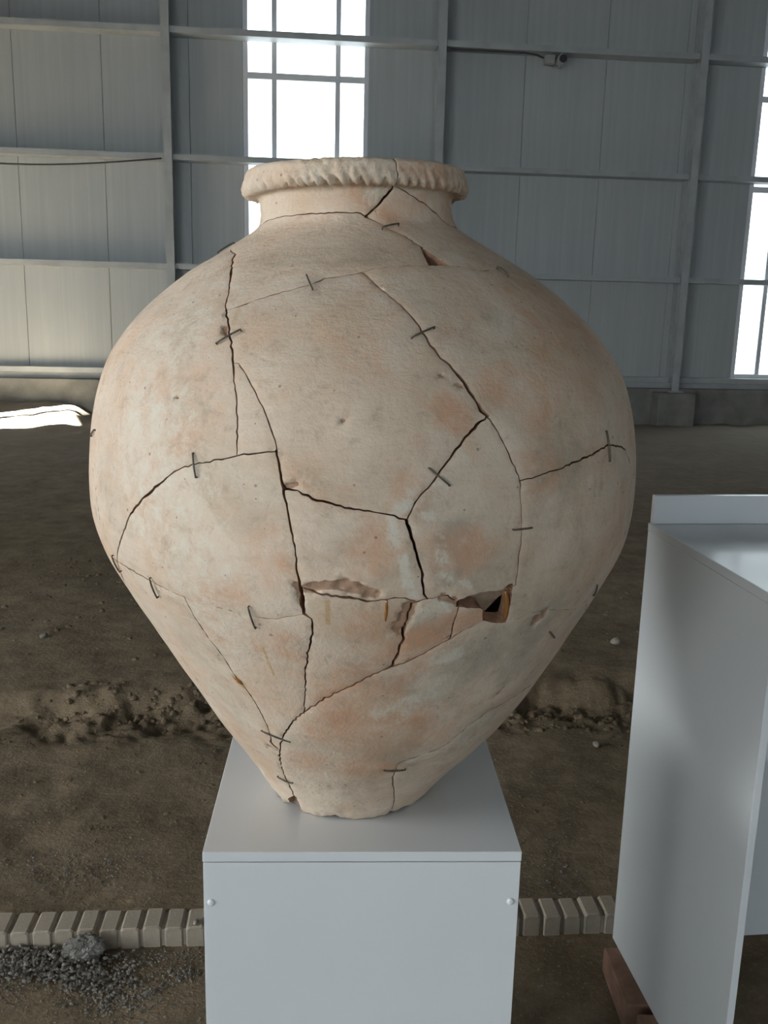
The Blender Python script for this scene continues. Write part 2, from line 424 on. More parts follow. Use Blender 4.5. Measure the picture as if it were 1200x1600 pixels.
# ------------------------------------------------------------------ windows
def make_window(name, root_loc, rz, x0, x1, z0, z1, mull, trans, label, frosted=False, yoff=0.03):
    r = empty(name, root_loc, rz); tag(r, label, kind='structure')
    fwid, fd = 0.065, 0.06
    f = MB()
    f.box((x0, yoff-fd/2, z0), (x0+fwid, yoff+fd/2, z1), 0.004); f.box((x1-fwid, yoff-fd/2, z0), (x1, yoff+fd/2, z1), 0.004)
    f.box((x0+fwid, yoff-fd/2, z0), (x1-fwid, yoff+fd/2, z0+fwid), 0.004); f.box((x0+fwid, yoff-fd/2, z1-fwid), (x1-fwid, yoff+fd/2, z1), 0.004)
    f.build('frame', M_FRAME, r)
    for m in mull: MB().box((m-0.034, yoff-fd/2+0.004, z0+fwid), (m+0.034, yoff+fd/2-0.004, z1-fwid), 0.004).build('mullion', M_FRAME, r)
    vx = [x0+fwid] + [q for m in mull for q in (m-0.034, m+0.034)] + [x1-fwid]
    vz = [z0+fwid] + [q for t in trans for q in (t-0.042, t+0.042)] + [z1-fwid]
    for t in trans:
        for i in range(0, len(vx), 2): MB().box((vx[i], yoff-fd/2+0.004, t-0.042), (vx[i+1], yoff+fd/2-0.004, t+0.042), 0.004).build('transom', M_FRAME, r)
    for i in range(0, len(vx), 2):
        for j in range(0, len(vz), 2):
            MB().box((vx[i]-0.004, yoff-0.003, vz[j]-0.004), (vx[i+1]+0.004, yoff+0.003, vz[j+1]+0.004)).build('pane', M_OPAQUE_PANE if frosted else M_GLASS, r)
    return r
make_window('window_1', W0, YAW, -2.06, -0.35, 0.70, 6.1, (-1.64, -0.775), (1.95, 3.40, 4.655), 'tall bright window with white panes rising behind the jar neck')
make_window('window_2', W0, YAW, 5.23, 6.94, 0.70, 6.1, (5.645, 6.52), (3.43, 4.655), 'tall bright window cut by the right edge of the picture')
# clear window in the left wall: the low sun falls through it on the heap
make_window('window_3', hp(W_LEFT, 0), YAW + math.pi/2, -SUNWIN[1], -SUNWIN[0], SUNWIN[2], SUNWIN[3], (-2.55,), (2.3,), 'clear sunlit window in the left wall', yoff=0.04)
make_window('window_4', hp(W_LEFT, 0), YAW + math.pi/2, -BOUNCE_WIN[1], -BOUNCE_WIN[0], BOUNCE_WIN[2], BOUNCE_WIN[3], (), (2.0,), 'unseen second clear window in the left wall, added for sun bounce', yoff=0.04)
n = 5
for d0, d1 in LEFT_LAMP_WIN:
    make_window('window_%d' % n, hp(W_LEFT, 0), YAW + math.pi/2, -d1, -d0, 0.5, 3.7, (-(d0+d1)/2,), (2.0,), 'unseen opaque window added behind a key lamp on the left wall', True, yoff=-0.04); n += 1
for w0, w1 in FRONT_LAMP_WIN:
    make_window('window_%d' % n, hp(0, D_FRONT), YAW, w0, w1, 0.45, 3.25, ((w0+w1)/2,), (2.0,), 'unseen opaque window added behind a fill lamp on the wall behind the viewer', True, yoff=-0.115); n += 1

# ------------------------------------------------------------------ the jar: tables of the profile, cracks, gaps, clamps, stains and painted bounce tone
PROFILE=[[0.1371,0.8],[0.1425,0.8078],[0.1502,0.8189],[0.158,0.83],[0.165,0.84],[0.172,0.85],[0.1791,0.86],[0.1864,0.87],[0.1938,0.88],[0.2014,0.89],[0.2091,0.9],[0.217,0.91],[0.2247,0.92],[0.2323,0.93],[0.2398,0.94],[0.2471,0.95],[0.254,0.96],[0.2607,0.97],[0.2672,0.98],[0.2736,0.99],[0.2798,1.0],[0.2859,1.01],[0.2919,1.02],[0.2979,1.03],[0.3038,1.04],[0.3096,1.05],[0.3154,1.06],[0.3211,1.07],[0.3268,1.08],[0.3324,1.09],[0.3379,1.1],[0.3434,1.11],[0.3489,1.12],[0.3543,1.13],[0.3597,1.14],[0.3651,1.15],[0.3705,1.16],[0.3759,1.17],[0.3813,1.18],[0.3866,1.19],[0.392,1.2],[0.3972,1.21],[0.4023,1.22],[0.4071,1.23],[0.4118,1.24],[0.416,1.25],[0.4198,1.26],[0.4232,1.27],[0.426,1.28],[0.4282,1.29],[0.43,1.3],[0.4313,1.31],[0.4323,1.32],[0.4328,1.33],[0.4331,1.34],[0.4333,1.35],[0.4331,1.36],[0.4329,1.37],[0.4324,1.38],[0.4319,1.39],[0.4311,1.4],[0.4302,1.41],[0.4292,1.42],[0.428,1.43],[0.4266,1.44],[0.425,1.45],[0.4232,1.46],[0.421,1.47],[0.4186,1.48],[0.4158,1.49],[0.4126,1.5],[0.409,1.51],[0.4049,1.52],[0.4004,1.53],[0.3953,1.54],[0.3896,1.55],[0.3833,1.56],[0.3764,1.57],[0.3688,1.58],[0.3603,1.59],[0.3512,1.6],[0.3413,1.61],[0.3307,1.62],[0.3194,1.63],[0.3075,1.64],[0.2945,1.6504],[0.2809,1.6607],[0.268,1.67],[0.2564,1.6774],[0.2455,1.6837],[0.2345,1.69],[0.2229,1.6969],[0.2113,1.7037],[0.2005,1.71],[0.1909,1.7155],[0.1821,1.7205],[0.1745,1.725],[0.1681,1.7291],[0.1628,1.7327],[0.1585,1.736],[0.1554,1.7388],[0.1532,1.7413],[0.1515,1.744],[0.1501,1.747],[0.1492,1.7501],[0.1485,1.754],[0.1481,1.7591],[0.148,1.7648],[0.148,1.77],[0.1479,1.7745],[0.1479,1.7784],[0.1485,1.7815],[0.1499,1.7833],[0.1518,1.7842],[0.154,1.785],[0.1567,1.7857],[0.1597,1.7863],[0.1625,1.787],[0.1648,1.7878],[0.1667,1.7887],[0.1685,1.79],[0.1701,1.7917],[0.1714,1.7937],[0.1725,1.796],[0.1733,1.7985],[0.1738,1.8013],[0.174,1.804],[0.174,1.8067],[0.1736,1.8095],[0.173,1.812],[0.172,1.8142],[0.1707,1.8163],[0.169,1.818],[0.1671,1.8194],[0.1648,1.8206],[0.162,1.8215],[0.1584,1.8221],[0.1542,1.8225],[0.15,1.8225],[0.1459,1.8221],[0.1417,1.8213],[0.138,1.82],[0.1349,1.8182],[0.1322,1.8159],[0.13,1.813],[0.1284,1.8096],[0.1273,1.8054],[0.1265,1.8],[0.1261,1.7916],[0.126,1.7819],[0.126,1.775]]
AXIS_Z=[0.8,0.9,1.0,1.1,1.2,1.3,1.4,1.5,1.6,1.7,1.785]
AXIS_X=[-0.0484,-0.0355,-0.0295,-0.0302,-0.0339,-0.0353,-0.0341,-0.0351,-0.0388,-0.047,-0.0558]
CRACKS=[[[-3.14159265,0.9032,0.0009],[-2.8,0.9032,0.0009],[-2.2,0.9469,0.0009],[-1.6,1.0121,0.0009],[-1.25,1.0511,0.0009],[-1.0659,1.0748,0.0007],[-0.8625,1.0577,0.00211],[-0.7201,1.0188,0.00164],[-0.6772,1.0036,0.00281],[-0.6297,0.983,0.0014],[-0.5761,0.9576,0.00117],[-0.543,0.9286,0.0014],[-0.5109,0.9126,0.00211],[-0.4705,0.89,0.00211],[-0.4475,0.875,0.00187],[-0.4252,0.8582,0.00234],[-0.4032,0.8395,0.00281],[-0.3945,0.8266,0.00164],[-0.3722,0.7997,0.0014],[-0.3551,0.7644,0.0014],[-0.3473,0.7266,0.00117]],[[-0.4032,0.8395,0.00094],[-0.3854,0.8393,0.00094],[-0.345,0.8226,0.00117],[-0.3074,0.8012,0.00117],[-0.2811,0.785,0.00117],[-0.2555,0.7669,0.00117],[-0.2343,0.7466,0.00117],[-0.2257,0.7326,0.0014]],[[-0.2266,0.7331,0.00122],[-0.2847,0.7291,0.00146],[-0.3405,0.7258,0.00122],[-0.3983,0.7182,0.00146],[-0.4877,0.7086,0.00122],[-0.5397,0.7018,0.00122],[-0.5868,0.6889,0.00146],[-0.6324,0.6749,0.00219],[-0.6916,0.6569,0.00293],[-0.7381,0.6405,0.00244],[-0.7795,0.6226,0.00171],[-0.8265,0.5964,0.00146],[-0.887,0.5704,0.00122],[-0.9612,0.5412,0.00122]],[[-0.9734,0.5391,0.00146],[-0.8326,0.5368,0.00171],[-0.739,0.5329,0.00122],[-0.6706,0.5279,0.00061],[-0.5791,0.5215,0.00061],[-0.5025,0.5177,0.00054],[-0.4339,0.5158,0.00054],[-0.3563,0.512,0.00054],[-0.3153,0.5104,0.00061],[-0.2448,0.5097,0.00073],[-0.1996,0.5174,0.00073],[-0.1571,0.5226,0.00097]],[[-0.9734,0.5391,0.00073],[-1.0479,0.5406,0.00061],[-1.0433,0.5731,0.00054],[-1.0487,0.6028,0.00054],[-1.0787,0.6444,0.00049],[-1.32,0.7333,0.0009],[-1.36,0.84,0.0009],[-1.45,0.9318,0.0009],[-1.5,1.0214,0.0009]],[[-0.964,0.5402,0.00097],[-1.0479,0.4986,0.00097],[-1.35,0.407,0.0009],[-1.9,0.3843,0.0009],[-2.6,0.3615,0.0009],[-3.14159265,0.3615,0.0009]],[[-0.229,0.7335,0.00195],[-0.2174,0.7166,0.00268],[-0.204,0.6893,0.00317],[-0.1905,0.6643,0.00195],[-0.1776,0.6377,0.00171],[-0.1655,0.608,0.00171],[-0.1578,0.5794,0.00195],[-0.1566,0.5599,0.0039],[-0.1535,0.5452,0.00585],[-0.1504,0.5245,0.00439],[-0.1289,0.5163,0.00195],[-0.1293,0.4959,0.00195],[-0.1583,0.4569,0.00219],[-0.186,0.4157,0.00171],[-0.2109,0.364,0.00146],[-0.236,0.3221,0.00146]],[[-0.2036,0.6871,0.00156],[-0.1623,0.6882,0.00156],[-0.147,0.684,0.00286],[-0.0924,0.6756,0.00208],[-0.0031,0.6672,0.00208],[0.05,0.6655,0.00156],[0.1095,0.66,0.00156],[0.1457,0.6535,0.00208]],[[0.144,0.6527,0.00156],[0.1465,0.6599,0.0013],[0.1738,0.6805,0.00156],[0.2318,0.7083,0.00182],[0.2672,0.7285,0.00182],[0.3078,0.7499,0.00234],[0.3579,0.7689,0.00286],[0.394,0.779,0.00208]],[[0.0313,1.006,0.00104],[0.0852,0.98,0.00104],[0.1273,0.9599,0.0013],[0.173,0.9394,0.0013],[0.2081,0.9154,0.00156],[0.2274,0.8947,0.00182],[0.2465,0.8735,0.00208],[0.2737,0.8553,0.00208],[0.3135,0.835,0.00234],[0.34,0.8168,0.00338],[0.364,0.7992,0.00312],[0.3767,0.7871,0.00416],[0.3938,0.7785,0.00312]],[[0.3918,0.7785,0.00156],[0.4199,0.7643,0.0013],[0.444,0.7431,0.0013],[0.4666,0.7204,0.0013],[0.4912,0.6986,0.0013],[0.4914,0.6787,0.00058],[0.4981,0.6542,0.00058],[0.501,0.6356,0.00058],[0.5024,0.6169,0.00073],[0.4965,0.6013,0.00117],[0.5014,0.5814,0.00073],[0.5053,0.5605,0.00088],[0.4946,0.559,0.00088]],[[0.4918,0.6972,0.00117],[0.5328,0.6999,0.00117],[0.6176,0.7057,0.00146],[0.7031,0.7134,0.00175],[0.8186,0.7211,0.00234],[0.9083,0.7287,0.00175],[1.0182,0.7221,0.00234],[1.0679,0.7139,0.00146],[1.1482,0.6814,0.00088],[1.45,0.6128,0.0009],[1.9,0.5827,0.0009],[2.2,0.5519,0.0009]],[[2.0,0.9172,0.0009],[2.12,0.7333,0.0009],[2.2,0.5519,0.0009],[2.1,0.3843,0.0009]],[[-2.3,0.9318,0.0009],[-2.2,0.7333,0.0009],[-2.35,0.5519,0.0009],[-2.25,0.3729,0.0009]],[[-0.5312,0.9224,0.00117],[-0.4374,0.9388,0.00117],[-0.3652,0.9526,0.00117],[-0.2885,0.9627,0.00117],[-0.2114,0.9743,0.00117],[-0.1428,0.99,0.00143],[-0.0468,0.9984,0.00091],[0.0331,1.0051,0.00104],[0.0973,1.0144,0.00091],[0.1638,1.0196,0.00104],[0.2779,1.0234,0.00117],[0.3879,1.0263,0.0013],[0.5016,1.0262,0.00104],[0.6095,1.0251,0.00104],[0.6912,1.0174,0.0013],[0.8449,1.021,0.00104],[0.8889,1.0093,0.0013],[0.9958,0.9997,0.0013],[1.1006,0.9901,0.0013],[1.35,0.9705,0.0009],[1.8,0.9318,0.0009],[2.5,0.9032,0.0009],[2.9,0.9032,0.0009],[3.14159265,0.9032,0.0009]],[[0.1054,1.1527,0.00246],[0.1604,1.1485,0.00164],[0.2321,1.1396,0.00137],[0.3708,1.1099,0.00137],[0.4388,1.0748,0.00191]],[[-3.14159265,1.143,0.0009],[-2.6,1.143,0.0009],[-1.7,1.1458,0.0009],[-1.2,1.1483,0.0009],[-1.0975,1.1521,0.00068],[-0.8273,1.1558,0.00082],[-0.5778,1.1566,0.00109],[-0.3287,1.1574,0.00109],[-0.1291,1.1578,0.00109],[0.0618,1.157,0.00137],[0.1217,1.152,0.00246]],[[0.1156,1.1524,0.00218],[0.2182,1.1664,0.00246],[0.2907,1.1771,0.003],[0.3852,1.1897,0.00246],[0.3798,1.1988,0.00137],[0.3809,1.2115,0.00109],[0.3761,1.2209,0.00109],[0.3716,1.2267,0.00109],[0.3658,1.2376,0.00109],[0.3658,1.2576,0.0015],[0.3558,1.3334,0.0015]],[[0.3861,1.1963,0.00137],[0.581,1.1835,0.00109],[0.7736,1.1715,0.00137],[0.9391,1.1608,0.00109],[1.0534,1.1511,0.00082],[1.1378,1.1456,0.00082],[1.35,1.1458,0.0009],[1.7,1.143,0.0009],[2.6,1.143,0.0009],[3.14159265,1.143,0.0009]],[[-0.1492,0.5621,0.00164],[-0.1024,0.5583,0.00246],[-0.0635,0.5557,0.00273],[-0.0116,0.5536,0.00273],[0.0404,0.5488,0.00218],[0.0795,0.5506,0.00137],[0.1184,0.5542,0.00191],[0.1514,0.5532,0.00137],[0.1891,0.5476,0.00191],[0.2154,0.5511,0.00137]],[[0.1411,0.6557,0.00246],[0.1539,0.6397,0.00328],[0.1685,0.62,0.003],[0.1835,0.6028,0.003],[0.1961,0.585,0.00273],[0.2017,0.5696,0.00273],[0.207,0.5583,0.00246],[0.2168,0.5508,0.00137]],[[0.191,0.5479,0.00164],[0.1736,0.5409,0.00218],[0.1638,0.5222,0.00246],[0.1585,0.4987,0.00273],[0.156,0.478,0.003],[0.1418,0.4522,0.003],[0.1256,0.4292,0.00328]],[[0.2141,0.5508,0.00082],[0.2663,0.5526,0.00109],[0.2798,0.5541,0.00164],[0.3083,0.5429,0.00164]],[[-0.5975,0.0485,0.00229],[-0.5814,0.0782,0.002],[-0.5708,0.1178,0.00172],[-0.5199,0.1626,0.002],[-0.4709,0.2034,0.002],[-0.4166,0.2407,0.002],[-0.3582,0.2728,0.002],[-0.2996,0.3004,0.002],[-0.2311,0.3271,0.00172],[-0.2077,0.3343,0.00191],[-0.1311,0.3607,0.00191],[-0.036,0.3854,0.00218],[0.0251,0.4028,0.00218],[0.0903,0.4213,0.00191],[0.1256,0.43,0.00246],[0.1684,0.4361,0.00164],[0.2137,0.4461,0.00137],[0.2711,0.4637,0.00137],[0.3227,0.4807,0.00191],[0.3659,0.4951,0.00109],[0.4211,0.506,0.00109]],[[0.3203,0.5367,0.00109],[0.3172,0.5136,0.00109],[0.319,0.4801,0.00137]],[[0.4972,0.4988,0.00047],[0.5661,0.4983,0.00047],[0.6062,0.5052,0.00047],[0.6972,0.5028,0.00047],[0.9323,0.4782,0.00047],[0.8779,0.4597,0.00055],[0.8472,0.4356,0.00043]],[[0.9323,0.4782,0.00043],[0.9893,0.4901,0.00047],[1.35,0.3843,0.0009],[1.9,0.3729,0.0009],[2.6,0.3615,0.0009],[3.14159265,0.3615,0.0009]],[[0.5141,0.0184,0.00086],[0.3957,0.0718,0.00114],[0.3114,0.1112,0.00114],[0.2595,0.1444,0.00143],[0.2585,0.1691,0.00086],[0.2473,0.1888,0.00086],[0.2712,0.2019,0.00114],[0.3975,0.2171,0.00114],[0.4901,0.2251,0.00114],[0.5954,0.2743,0.00114],[0.6851,0.2948,0.00114],[0.8077,0.3026,0.00114],[0.9492,0.3097,0.00109],[1.45,0.2982,0.0009],[1.8,0.3156,0.0009],[2.0,0.3672,0.0009]],[[0.6601,0.3253,0.00082],[0.6709,0.3356,0.00246],[0.6902,0.3492,0.00082]],[[-0.5791,0.5215,0.00061],[-0.5738,0.4837,0.00061],[-0.5547,0.4479,0.00061],[-0.5293,0.4153,0.00061],[-0.5195,0.3838,0.00073],[-0.4837,0.3453,0.00061],[-0.4683,0.3019,0.0011],[-0.4677,0.2831,0.00073],[-0.4798,0.2475,0.00061],[-0.4999,0.2286,0.00257],[-0.471,0.2099,0.00172]],[[1.1791,0.5997,0.00146],[1.1463,0.5822,0.00351],[1.1277,0.5726,0.00117]]]
HOLES=[[[0.3105,0.536],[0.3187,0.5466],[0.3458,0.5514],[0.3741,0.5541],[0.4118,0.5561],[0.4617,0.5545],[0.4793,0.563],[0.4923,0.5629],[0.5005,0.5448],[0.5121,0.5164],[0.5181,0.4962],[0.4994,0.4963],[0.4506,0.5013],[0.4188,0.5074],[0.4051,0.5273],[0.392,0.5306],[0.3607,0.5322],[0.3232,0.5355]],[[0.4294,1.0772],[0.4038,1.0464],[0.3898,1.0261],[0.446,1.0256],[0.5108,1.0284],[0.482,1.0494]],[[-0.774,-0.01],[-0.774,0.0181],[-0.6646,0.0375],[-0.5958,0.0485],[-0.5707,0.0448],[-0.5821,0.0227],[-0.5821,-0.01]]]
RECESS=[[0.3383,0.5239],[0.3401,0.5397],[0.3968,0.5466],[0.4592,0.5475],[0.5276,0.5446],[0.5316,0.5296],[0.5024,0.5228],[0.4651,0.4988],[0.475,0.4874],[0.3702,0.4937]]
STAPLES=[[[-0.4897,0.8649],[-0.4151,0.8871]],[[-1.3021,1.0673],[-1.2973,1.0969]],[[-0.4951,0.7219],[-0.48,0.6927]],[[-0.7193,0.5402],[-0.73,0.5065]],[[-0.3273,0.5283],[-0.3238,0.4921]],[[-0.9733,0.5489],[-0.9715,0.5224]],[[-0.2252,0.9919],[-0.1821,0.9637]],[[0.2196,1.1236],[0.3851,1.1352]],[[0.1847,0.8827],[0.2726,0.8992]],[[0.2043,0.7174],[0.263,0.6965]],[[0.4697,0.6367],[0.5329,0.6369]],[[0.8531,1.0227],[0.8568,1.0025]],[[0.9013,0.7479],[0.9092,0.7068]],[[0.9889,0.5167],[1.0369,0.4921]],[[0.791,0.4518],[0.8576,0.4329]],[[-0.5214,0.2563],[-0.36,0.2453]],[[-0.6519,0.1076],[-0.51,0.103]],[[0.1737,0.1805],[0.3111,0.1777]],[[-1.1046,0.7226],[-1.1709,0.7099]]]
STROKES=[["chalk",0.0078,1,[[0.1501,0.6744],[0.1185,0.6668],[0.1052,0.6535],[0.1047,0.6379],[0.1147,0.626]]],["chalk",0.007,1,[[0.1379,0.6097],[0.1436,0.5932],[0.1552,0.5742],[0.1819,0.5576]]],["chalk",0.007,0.8,[[0.1874,0.6603],[0.2169,0.6584]]],["chalk",0.007,0.9,[[0.2574,0.583],[0.2859,0.5761]]],["chalk",0.0055,0.9,[[0.3186,0.5725],[0.3467,0.5661]]],["chalk",0.0156,0.5,[[0.1677,0.6844],[0.2411,0.6916]]],["chalk",0.014,0.6,[[0.2082,0.5271],[0.2655,0.536]]],["chalk",0.0172,0.65,[[0.2936,0.4435],[0.3564,0.4478]]],["chalk",0.0125,0.35,[[0.2453,0.6328],[0.2488,0.6084]]],["chalk",0.0078,1,[[-0.926,0.0945],[-1.1144,0.0337],[-1.1208,0.0013],[-0.9243,0.01]]],["chalk",0.0055,0.7,[[0.1299,0.063]]],["chalk",0.0234,0.3,[[-0.4178,1.2241],[0.0547,1.2283],[0.7351,1.2255]]],["chalk",0.0109,0.6,[[0.1444,1.1778],[0.2415,1.1849]]],["chalk",0.0195,0.35,[[0.578,1.1869]]],["chalk",0.0094,0.5,[[0.2713,0.1962],[0.5052,0.2113]]],["chalk",0.0273,0.35,[[0.1158,0.323],[0.315,0.3734]]],["terra",0.025,0.8,[[0.2682,0.7876],[0.3053,0.7757]]],["terra",0.0125,0.6,[[0.1779,0.7492]]],["terra",0.0281,0.9,[[0.2011,0.4819],[0.2975,0.5077]]],["terra",0.0203,1,[[0.3488,0.5132],[0.3906,0.5177]]],["terra",0.0312,0.6,[[0.0724,0.518],[0.0138,0.4951]]],["terra",0.0312,0.7,[[-0.0795,0.3213],[-0.0976,0.364]]],["terra",0.0468,0.35,[[-0.4705,0.6332],[-0.3014,0.6171]]],["terra",0.0429,0.5,[[0.6688,0.8259],[0.5764,0.7848]]],["terra",0.0203,0.6,[[0.5145,0.7857]]],["terra",0.0351,0.6,[[-0.297,0.1932],[0.1299,0.1877]]],["terra",0.0351,0.6,[[0.3433,0.6225],[0.2678,0.608]]],["terra",0.0218,0.7,[[0.6878,1.1722],[0.3526,1.1594]]],["terra",0.0351,0.5,[[0.0568,1.1845],[-0.0648,1.1846]]],["terra",0.0172,0.6,[[1.2507,1.1865]]],["terra",0.0546,0.45,[[1.0327,0.9277],[0.7926,0.9508]]],["terra",0.039,0.5,[[0.4583,0.8276]]],["terra",0.0234,0.5,[[0.1495,0.6959],[0.1858,0.6881]]],["terra",0.0312,0.35,[[-0.7592,0.8105],[-0.6509,0.8049]]],["terra",0.039,0.4,[[-0.2459,0.5776],[-0.4487,0.5471]]],["terra",0.0351,0.55,[[-0.2264,0.4626],[-0.3399,0.4669]]],["terra",0.0312,0.5,[[-0.7791,0.2691],[-0.7447,0.2117]]],["terra",0.0234,0.7,[[0.2692,0.3031]]],["terra",0.0312,0.5,[[0.4473,0.3504]]],["terra",0.039,0.4,[[0.5787,0.704]]],["terra",0.0468,0.35,[[0.0055,0.8518]]],["terra",0.0468,0.3,[[-0.082,0.7094],[0.0121,0.6176]]],["terra",0.0195,0.7,[[0.8107,1.2266],[0.4774,1.2307]]],["grey",0.0265,0.8,[[0.292,0.6399],[0.2709,0.5913]]],["grey",0.0351,0.4,[[0.2227,0.6802]]],["grey",0.0507,0.7,[[0.3547,0.3984],[0.5022,0.4524]]],["grey",0.0468,0.6,[[0.6869,0.4964],[0.6788,0.3826]]],["grey",0.039,0.6,[[0.1368,0.2429],[0.2954,0.219]]],["grey",0.0468,0.35,[[0.7359,0.6037]]],["grey",0.0312,0.4,[[0.5585,0.9145]]],["grey",0.039,0.4,[[0.3948,0.5786],[0.58,0.5393]]],["grey",0.0312,0.5,[[0.0107,0.4334],[0.127,0.4071]]],["grey",0.0468,0.3,[[-0.3223,1.0805],[0.0172,1.0613]]],["grey",0.0312,0.5,[[0.6879,0.2812],[0.5842,0.1937]]],["grey",0.0468,0.35,[[0.6689,0.7501],[0.6062,0.6538]]],["grey",0.0468,0.3,[[-0.0953,0.6239],[-0.0618,0.6638]]],["brown",0.1326,0.5,[[0.0053,0.8892],[0.0785,0.7872]]],["brown",0.0858,0.55,[[-0.1411,1.0703],[0.3057,1.0457]]],["brown",0.0702,0.55,[[0.0042,0.308],[0.2188,0.2228]]],["brown",0.0624,0.5,[[0.014,0.5066]]],["brown",0.0546,0.5,[[-0.378,1.2099],[0.3843,1.2091]]],["brown",0.0858,0.75,[[1.0312,0.9525],[0.8575,0.8518]]],["brown",0.0702,0.6,[[0.7874,0.9763],[0.7989,1.0192]]],["brown",0.0624,0.5,[[0.743,0.7731],[0.636,0.7347]]],["brown",0.0468,0.45,[[0.3452,0.9468],[0.3676,0.8923]]],["brown",0.0702,0.35,[[0.6732,0.6078],[0.6396,0.5345]]],["brown",0.0468,0.4,[[0.4314,0.8541],[0.4424,0.8027]]],["brown",0.0546,0.35,[[0.452,1.1208],[0.0311,1.1356]]],["brown",0.0468,0.3,[[-0.1778,0.9077],[-0.1078,0.8008]]],["brown",0.0546,0.35,[[1.4816,1.1617]]],["brown",0.0351,0.4,[[-0.4271,0.6677],[-0.6233,0.6237]]],["chalk",0.0936,0.42,[[-0.7057,0.7523],[-0.5967,0.6753]]],["chalk",0.0702,0.38,[[-0.5207,0.6051],[-0.4853,0.5014]]],["chalk",0.0624,0.35,[[-0.6902,0.8589],[-0.6733,0.9386]]],["terra",0.0702,0.5,[[-0.1208,0.2734],[0.2551,0.2722]]],["terra",0.0546,0.5,[[0.1924,0.4319],[0.0088,0.4073]]],["terra",0.0624,0.4,[[0.8127,0.9155],[0.8025,0.8242]]],["chip",0.0086,1,[[0.6869,0.4964],[0.6657,0.4841]]],["chip",0.0086,1,[[0.166,0.5403],[0.1444,0.5007]]],["chip",0.007,0.9,[[-0.1335,0.5642],[-0.0771,0.5701],[-0.0039,0.5696],[0.0605,0.5583]]],["chip",0.0039,1,[[-0.0641,0.5731]]],["chip",0.0047,0.9,[[-0.1613,0.5677],[-0.1561,0.5444]]],["chip",0.0055,0.8,[[-0.0132,0.565],[0.0235,0.5627]]],["chip",0.0039,0.8,[[-0.4938,0.8928],[-0.4778,0.8847]]],["chip",0.0031,0.7,[[-0.1994,0.6916],[-0.1682,0.6947]]],["chip",0.0047,0.7,[[0.2607,0.5511],[0.3071,0.5446]]],["chip",0.0039,0.7,[[-0.5332,0.2143],[-0.4876,0.2074]]],["chip",0.0031,0.7,[[-0.0387,0.773]]],["chip",0.0031,0.6,[[0.3105,0.8213],[0.3242,0.8188]]],["chip",0.0023,0.6,[[0.2635,0.8329]]],["chip",0.0023,0.7,[[-0.5913,0.7889]]],["chip",0.0023,0.5,[[-0.8063,0.7957]]],["chip",0.0031,0.5,[[0.3104,0.4813]]],["glue",0.0101,0.9,[[-0.5144,0.3735],[-0.4996,0.3643]]],["glue",0.0039,0.7,[[0.5524,0.5413]]],["glue",0.0027,0.8,[[-0.3239,0.4559],[-0.3186,0.4001]]],["glue",0.0047,0.5,[[-0.4724,0.925],[-0.4618,0.8986]]],["glue",0.0039,0.9,[[-0.0756,0.5469],[-0.0807,0.5102]]],["glue",0.0156,0.35,[[-0.1175,0.5458],[-0.0672,0.4936]]],["glue",0.0047,0.9,[[-1.2966,0.7871],[-1.2948,0.7771]]]]
GLUE=[[[[0.0971,0.5506],[0.0975,0.5339],[0.096,0.5171]],0.0026],[[[0.4779,0.5502],[0.4938,0.535],[0.5088,0.5122],[0.5133,0.4992]],0.0032],[[[-0.5235,0.3766],[-0.5105,0.3713],[-0.4956,0.3621]],0.004]]
JAR_Y = 1.51
PROF = np.array(PROFILE)
SARC = np.concatenate([[0.0], np.cumsum(np.hypot(np.diff(PROF[:, 0]), np.diff(PROF[:, 1])))])
SEND = float(SARC[-1]); ILIP = int(np.argmax(PROF[:, 1])); SLIP = float(SARC[ILIP])
S_CORE = 1.1887                                        # where the lip leaves the neck
S_EDGE = 1.2095                                        # crimped lower edge of the lip
WALL_T = 0.022
def rad(s): return np.interp(s, SARC, PROF[:, 0])
def zed(s): return np.interp(s, SARC, PROF[:, 1])
def surf(th, s, off=0.0):
    """points and normals of the jar at angle th and arc length s"""
    th = np.asarray(th, float); s = np.asarray(s, float)
    e = 0.004
    s0 = np.clip(s - e, 0, SEND); s1 = np.clip(s + e, 0, SEND)
    dr = rad(s1) - rad(s0); dz = zed(s1) - zed(s0); L = np.hypot(dr, dz) + 1e-9
    nr, nz = dz / L, -dr / L
    r = rad(s) + nr * off; z = zed(s) + nz * off
    x = r * np.sin(th); y = -r * np.cos(th)
    tl = 0.028 * np.clip((z - 1.6) / 0.15, 0, 1)
    P = np.stack([np.interp(z, AXIS_Z, AXIS_X) + x, JAR_Y + y, z + tl * x], -1)
    N = np.stack([nr * np.sin(th), -nr * np.cos(th), nz], -1)
    return P, N
PI = math.pi
RM = 0.33
jrnd = random.Random(11)
